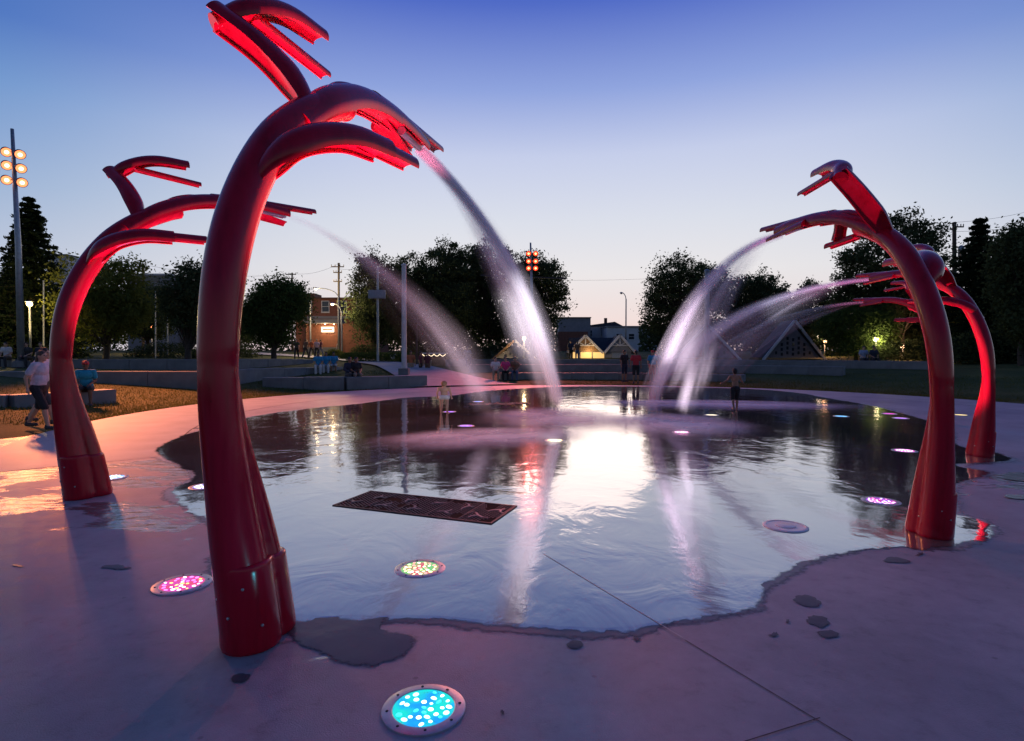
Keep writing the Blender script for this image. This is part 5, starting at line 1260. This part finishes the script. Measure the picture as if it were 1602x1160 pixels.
        capsule(b, hj[i], kn[i], .085 * s * B, .056 * s); capsule(b, kn[i], kn[i].lerp(an[i], .35) + Vector((0, -.012 * s, 0)), .055 * s, .056 * s); capsule(b, kn[i].lerp(an[i], .35) + Vector((0, -.012 * s, 0)), an[i], .056 * s, .036 * s)
        capsule(b, an[i] + q(0, -.03, -.045), toe[i], .036 * s, .032 * s); capsule(b, an[i], an[i] + q(0, 0, -.03), .036 * s, .038 * s)
    remeshed(b, 'body', vox, skin, t, 2)
    # hair or hat
    b = bmesh.new(); ell(b, hd + Vector((0, -.014, .028)) * hs, (.086 * hs, .102 * hs, .106 * hs)); ell(b, hd + Vector((0, -.045, -.02)) * hs, (.078 * hs, .065 * hs, .085 * hs))
    if long_hair:
        capsule(b, hd + Vector((0, -.06, -.03)) * hs, neck + q(0, -.09, -.12), .07 * hs, .05 * hs)
    bmesh.ops.bisect_plane(b, geom=b.verts[:] + b.edges[:] + b.faces[:], plane_co=hd + Vector((0, .062, .0)) * hs, plane_no=Vector((0, 1, -.85)).normalized(), clear_outer=True)
    bmesh.ops.holes_fill(b, edges=[e for e in b.edges if e.is_boundary], sides=0)
    remeshed(b, 'hair', max(.010, vox * .7), hair, t, 3)
    if hat:
        b = bmesh.new(); ell(b, hd + Vector((0, -.005, .05)) * hs, (.094 * hs, .11 * hs, .085 * hs)); capsule(b, hd + Vector((-.04, .10, .055)) * hs, hd + Vector((.04, .10, .055)) * hs, .03 * hs, .03 * hs); capsule(b, hd + Vector((0, .08, .055)) * hs, hd + Vector((0, .15, .045)) * hs, .03 * hs, .02 * hs)
        remeshed(b, 'cap', max(.010, vox * .7), hat, t, 3)
    for s_ in (-1, 1):
        mb = MB(); c_ = hd + Vector((s_ * .032, .088, .012)) * hs; mb.lathe(c_, [(.004 * hs, -.010 * hs), (.012 * hs, -.004 * hs), (.012 * hs, .004 * hs), (.004 * hs, .010 * hs)], 8); mb.build('eye', HAIRD, t, smooth=True)
    mb = MB(); mb.bar(hd + Vector((-.025, .104, -.058)) * hs, hd + Vector((.025, .104, -.058)) * hs, .008 * hs, .010 * hs); mb.build('mouth', mat('lip', (.25, .08, .07), .5), t)
    # clothes
    e = .014
    if top and not bare:
        b = bmesh.new(); ell(b, hip.lerp(chest, .5), (.15 * s * B + e, .115 * s * B + e, .20 * s)); ell(b, chest + q(0, 0, .03), (.168 * s * B + e, .115 * s * B + e, .17 * s)); ell(b, hip + q(0, 0, .08), (.155 * s * B + e, .12 * s * B + e, .11 * s))
        capsule(b, sh[0], sh[1], .068 * s + e * .5, .068 * s + e * .5)
        for i in (0, 1):
            if long_sleeve: capsule(b, sh[i], el[i], .058 * s * B + e, .048 * s + e); capsule(b, el[i], el[i].lerp(ha[i], .92), .046 * s + e, .034 * s + e)
            else: capsule(b, sh[i], sh[i].lerp(el[i], .62), .058 * s * B + e, .058 * s + e)
        remeshed(b, 'shirt', vox, top, t, 3)
    if bottom:
        b = bmesh.new(); ell(b, hip + q(0, 0, .0), (.158 * s * B + e, .122 * s * B + e, .13 * s))
        for i in (0, 1):
            if diaper: capsule(b, hj[i], hj[i] + q(0, 0, -.04), .10 * s + e, .09 * s + e); continue
            capsule(b, hj[i], kn[i], .088 * s * B + e, .064 * s + e)
            if long_bottom: capsule(b, kn[i], kn[i].lerp(an[i], .93), .062 * s + e, .045 * s + e)
        remeshed(b, 'diaper' if diaper else ('trousers' if long_bottom else 'shorts'), vox, bottom, t, 3)
    if shoes:
        for i in (0, 1):
            b = bmesh.new(); capsule(b, an[i] + q(0, -.035, -.042), toe[i] + q(0, .01, 0), .045 * s, .041 * s); capsule(b, an[i] + q(0, -.02, 0), an[i] + q(0, -.01, -.03), .045 * s, .048 * s)
            remeshed(b, 'shoe', max(.012, vox * .7), shoes if shoes is not True else cloth('shoe_dark', (.05, .05, .055)), t, 2)
    return t
def gpos(px, py):
    # a point on the sloping ground along a picture ray
    p = G(px, py)
    for _ in range(12): p = G(px, py, min(1.45, hill(p.x, p.y)))
    return p
def stand_at(px, Y): b = A(px, 552, Y); return Vector((b.x, Y, hill(b.x, Y)))
WHT = cloth('white', (.62, .60, .62)); PNK = cloth('pinkish', (.50, .36, .42)); BLK = cloth('black', (.015, .015, .018)); TURQ = cloth('turquoise', (.02, .28, .40)); DKG = cloth('charcoal', (.04, .04, .045))
BLU = cloth('blue', (.03, .26, .48)); RDC = cloth('red', (.42, .03, .04)); ORG = cloth('orange', (.45, .13, .05)); KHA = cloth('khaki', (.28, .23, .17)); DNM = cloth('denim', (.07, .10, .18)); MAR = cloth('maroon', (.10, .02, .03)); NVY = cloth('navy', (.02, .025, .05)); BRN = cloth('brown', (.14, .08, .05)); HOT = cloth('hotpink', (.55, .05, .2))
# in the water
bp_ = G(1150, 643); person(bp_, 4, 'bare chested boy in dark shorts running through the shallow water', 1.18, 'walk', SKIN2, HAIRD, None, BLK, False, shoes=False, vox=.009, bare=True, step=.10, arms=[((-.28, .02, -.02), (-.46, .10, -.13)), ((.26, .0, -.04), (.36, .12, -.14))])
person(G(695, 647), 8, 'toddler in a white diaper standing in the water, back turned', .93, 'stand', SKIN1, HAIRF, None, WHT, False, shoes=False, vox=.009, bare=True, diaper=True).scale = (1.38, 1.38, .90)
# walking couple, left
person(G(62, 672), 92, 'woman in pale top and black knee trousers walking at the left edge', 1.68, 'walk', SKIN1, HAIRB, cloth('lilac_white', (.55, .50, .58)), BLK, False, vox=.011, long_hair=True, female=True, step=.28)
person(G(38, 668) + Vector((0, .5, 0)), 88, 'walker in a white shirt half hidden behind the woman at left', 1.74, 'walk', SKIN1, HAIRD, WHT, DKG, False, vox=.012, step=.32)
# seated on the walls
mp_ = P2(138, 633, .05); person((mp_[0] + .05, mp_[1] - .12, .03), 150, 'man in turquoise shirt and cap seated on the short left wall', 1.76, 'sit', SKIN3, HAIRD, TURQ, DKG, False, hat=RDC, vox=.012, build=1.08)
def sit_on(px, wy, z, face, label, **kw):
    b = A(px, 552, wy); kw.setdefault('vox', .022)
    return person((b.x, wy, z - .45 if z > .45 else 0), face, label, pose='sit', **kw)
SB = 'people seated on the walls'
for i, (px, lb) in enumerate([(498, 'leftmost of three people in blue shirts seated on the middle wall'), (510, 'middle one of three people in blue shirts on the wall'), (522, 'rightmost of three people in blue shirts on the middle wall')]):
    sit_on(px, 32.5 + i * .9, .82, 165, lb, skin=SKIN2, top=BLU, bottom=WHT, long_bottom=i != 2, group=SB, H=1.68)
sit_on(545, 26.6, .55, 140, 'dark clothed person with grey trousers on the front wall', skin=SKIN2, top=NVY, bottom=DKG, long_sleeve=True, group=SB, shoes=WHT)
sit_on(556, 26.7, .55, 150, 'dark clothed person with khaki shorts and white shoes on the front wall', skin=SKIN2, top=BLK, bottom=KHA, long_bottom=False, group=SB, shoes=WHT)
for px, c, lb in ((12, WHT, 'person in white seated on the rear wall at the far left edge'), (44, DKG, 'dark haired person seated on the rear wall, right of the one in white'), (66, NVY, 'person in navy on the rear wall next to the left spout')):
    sit_on(px, 30.2, 1.30, 170, lb, skin=SKIN1, top=c, bottom=DKG, group=SB)
sit_on(775, 32.6, .5, 175, 'person in pale top seated on the lowest far wall, leftmost of three', skin=SKIN1, top=WHT, bottom=KHA, group=SB)
sit_on(791, 32.7, .5, 180, 'person in hot pink seated low between two others at the far wall', skin=SKIN1, top=HOT, bottom=BLK, group=SB, long_hair=True, female=True)
sit_on(806, 32.8, .5, 185, 'person in brown seated on the lowest far wall, rightmost of three', skin=SKIN2, top=BRN, bottom=DNM, group=SB)
sit_on(731, 40, 1.17, 165, 'person in grey seated on the topmost far wall by the path', skin=SKIN1, top=cloth('grey', (.25, .25, .28)), bottom=DNM, group=SB)
sit_on(1350, 36.3, 1.17, 190, 'person in pale blue seated on the wall at right, by the lamp', skin=SKIN1, top=cloth('paleblue', (.3, .36, .5)), bottom=DKG, group=SB)
sit_on(1366, 35.8, 1.17, 190, 'person in dark top seated right of the pale blue one', skin=SKIN2, top=NVY, bottom=BLK, group=SB)
# standing and strolling
person(gpos(614, 580), 20, 'man in white shirt and jeans strolling up the path', 1.75, 'walk', SKIN2, HAIRD, WHT, DNM, True, vox=.02, long_sleeve=True)
person(gpos(643, 592), 160, 'man in orange shirt and khaki shorts standing on the path', 1.75, 'stand', SKIN2, HAIRD, ORG, KHA, False, vox=.02)
person(gpos(658, 592), 100, 'person in dark red standing beside the man in orange', 1.72, 'stand', SKIN2, HAIRD, MAR, BLK, True, vox=.02)
person(gpos(669, 592), 200, 'person in maroon top and shorts, rightmost of the standing three', 1.68, 'stand', SKIN1, HAIRB, MAR, BRN, False, vox=.02, female=True)
person(gpos(741, 572), 190, 'man in white shirt standing near the topmost far wall', 1.75, 'stand', SKIN1, HAIRD, WHT, DNM, True, vox=.022)
person(stand_at(893, 50), 170, 'dark clothed person at the left end of the kiosk counter', 1.7, 'stand', SKIN2, HAIRD, NVY, BLK, True, vox=.025)
person(stand_at(903, 49.5), 10, 'person in brown at the kiosk counter', 1.65, 'stand', SKIN2, HAIRB, BRN, DNM, True, vox=.025)
person(stand_at(977, 31.5), 150, 'dark clothed person standing before the far wall left of the bare back', 1.72, 'stand', SKIN2, HAIRD, BLK, NVY, False, vox=.022)
person(stand_at(995, 30.6), 10, 'bare backed man with red towel and black shorts at the far rim', 1.76, 'stand', SKIN2, HAIRD, RDC, BLK, False, vox=.022)
person(stand_at(1021, 31), 170, 'person in blue with a red cap at the far rim', 1.7, 'stand', SKIN1, HAIRD, BLU, SKIN1 and RDC, False, hat=RDC, vox=.022)
person(stand_at(1028, 31.8), 200, 'person in deep blue right of the red cap', 1.62, 'stand', SKIN1, HAIRB, cloth('deepblue', (.02, .07, .3)), DNM, False, vox=.022)
person(gpos(526, 568), 180, 'child in red standing on the path by the seated group', 1.25, 'stand', SKIN1, HAIRB, RDC, DNM, True, vox=.02)
person(gpos(541, 566), 175, 'person in dark clothes with white cap on the path', 1.7, 'stand', SKIN2, HAIRD, NVY, BLK, True, hat=WHT, vox=.022)
person(gpos(484, 560), 180, 'person in orange red top and white shorts in the crowd on the path', 1.68, 'stand', SKIN1, HAIRB, RDC, WHT, False, vox=.022)
for px, Y_, c, c2, f_, lb in ((464, 50, DKG, BLK, 170, 'dark clothed walker alone on the pale path'), (478, 53, BRN, DKG, 10, 'walker in brown at the left of the crowd on the path'), (488, 54, ORG, DKG, 190, 'walker in orange in the middle of the crowd'),
                              (496, 53.5, PNK, BLK, 175, 'walker in pink in the crowd on the path'), (501, 55, MAR, DNM, 20, 'walker in maroon at the right of the crowd')):
    person(stand_at(px, Y_), f_, lb, 1.72, 'walk', SKIN1, HAIRB, c, c2, True, vox=.026)
# white bag on the right wall
t = thing('bag', 'small white bag on the lawn before the right wall', 'bag', stand_at(1390, 34.5))
b = bmesh.new(); ell(b, (0, 0, .14), (.28, .16, .16)); ell(b, (.12, 0, .24), (.12, .12, .12)); remeshed(b, 'bag_body', .02, WHT, t)
mb = MB(); mb.tube(spline([(-.12, 0, .25), (-.05, 0, .42), (.08, 0, .42), (.13, 0, .3)], 10), .012, 6); mb.build('strap', DKG, t)
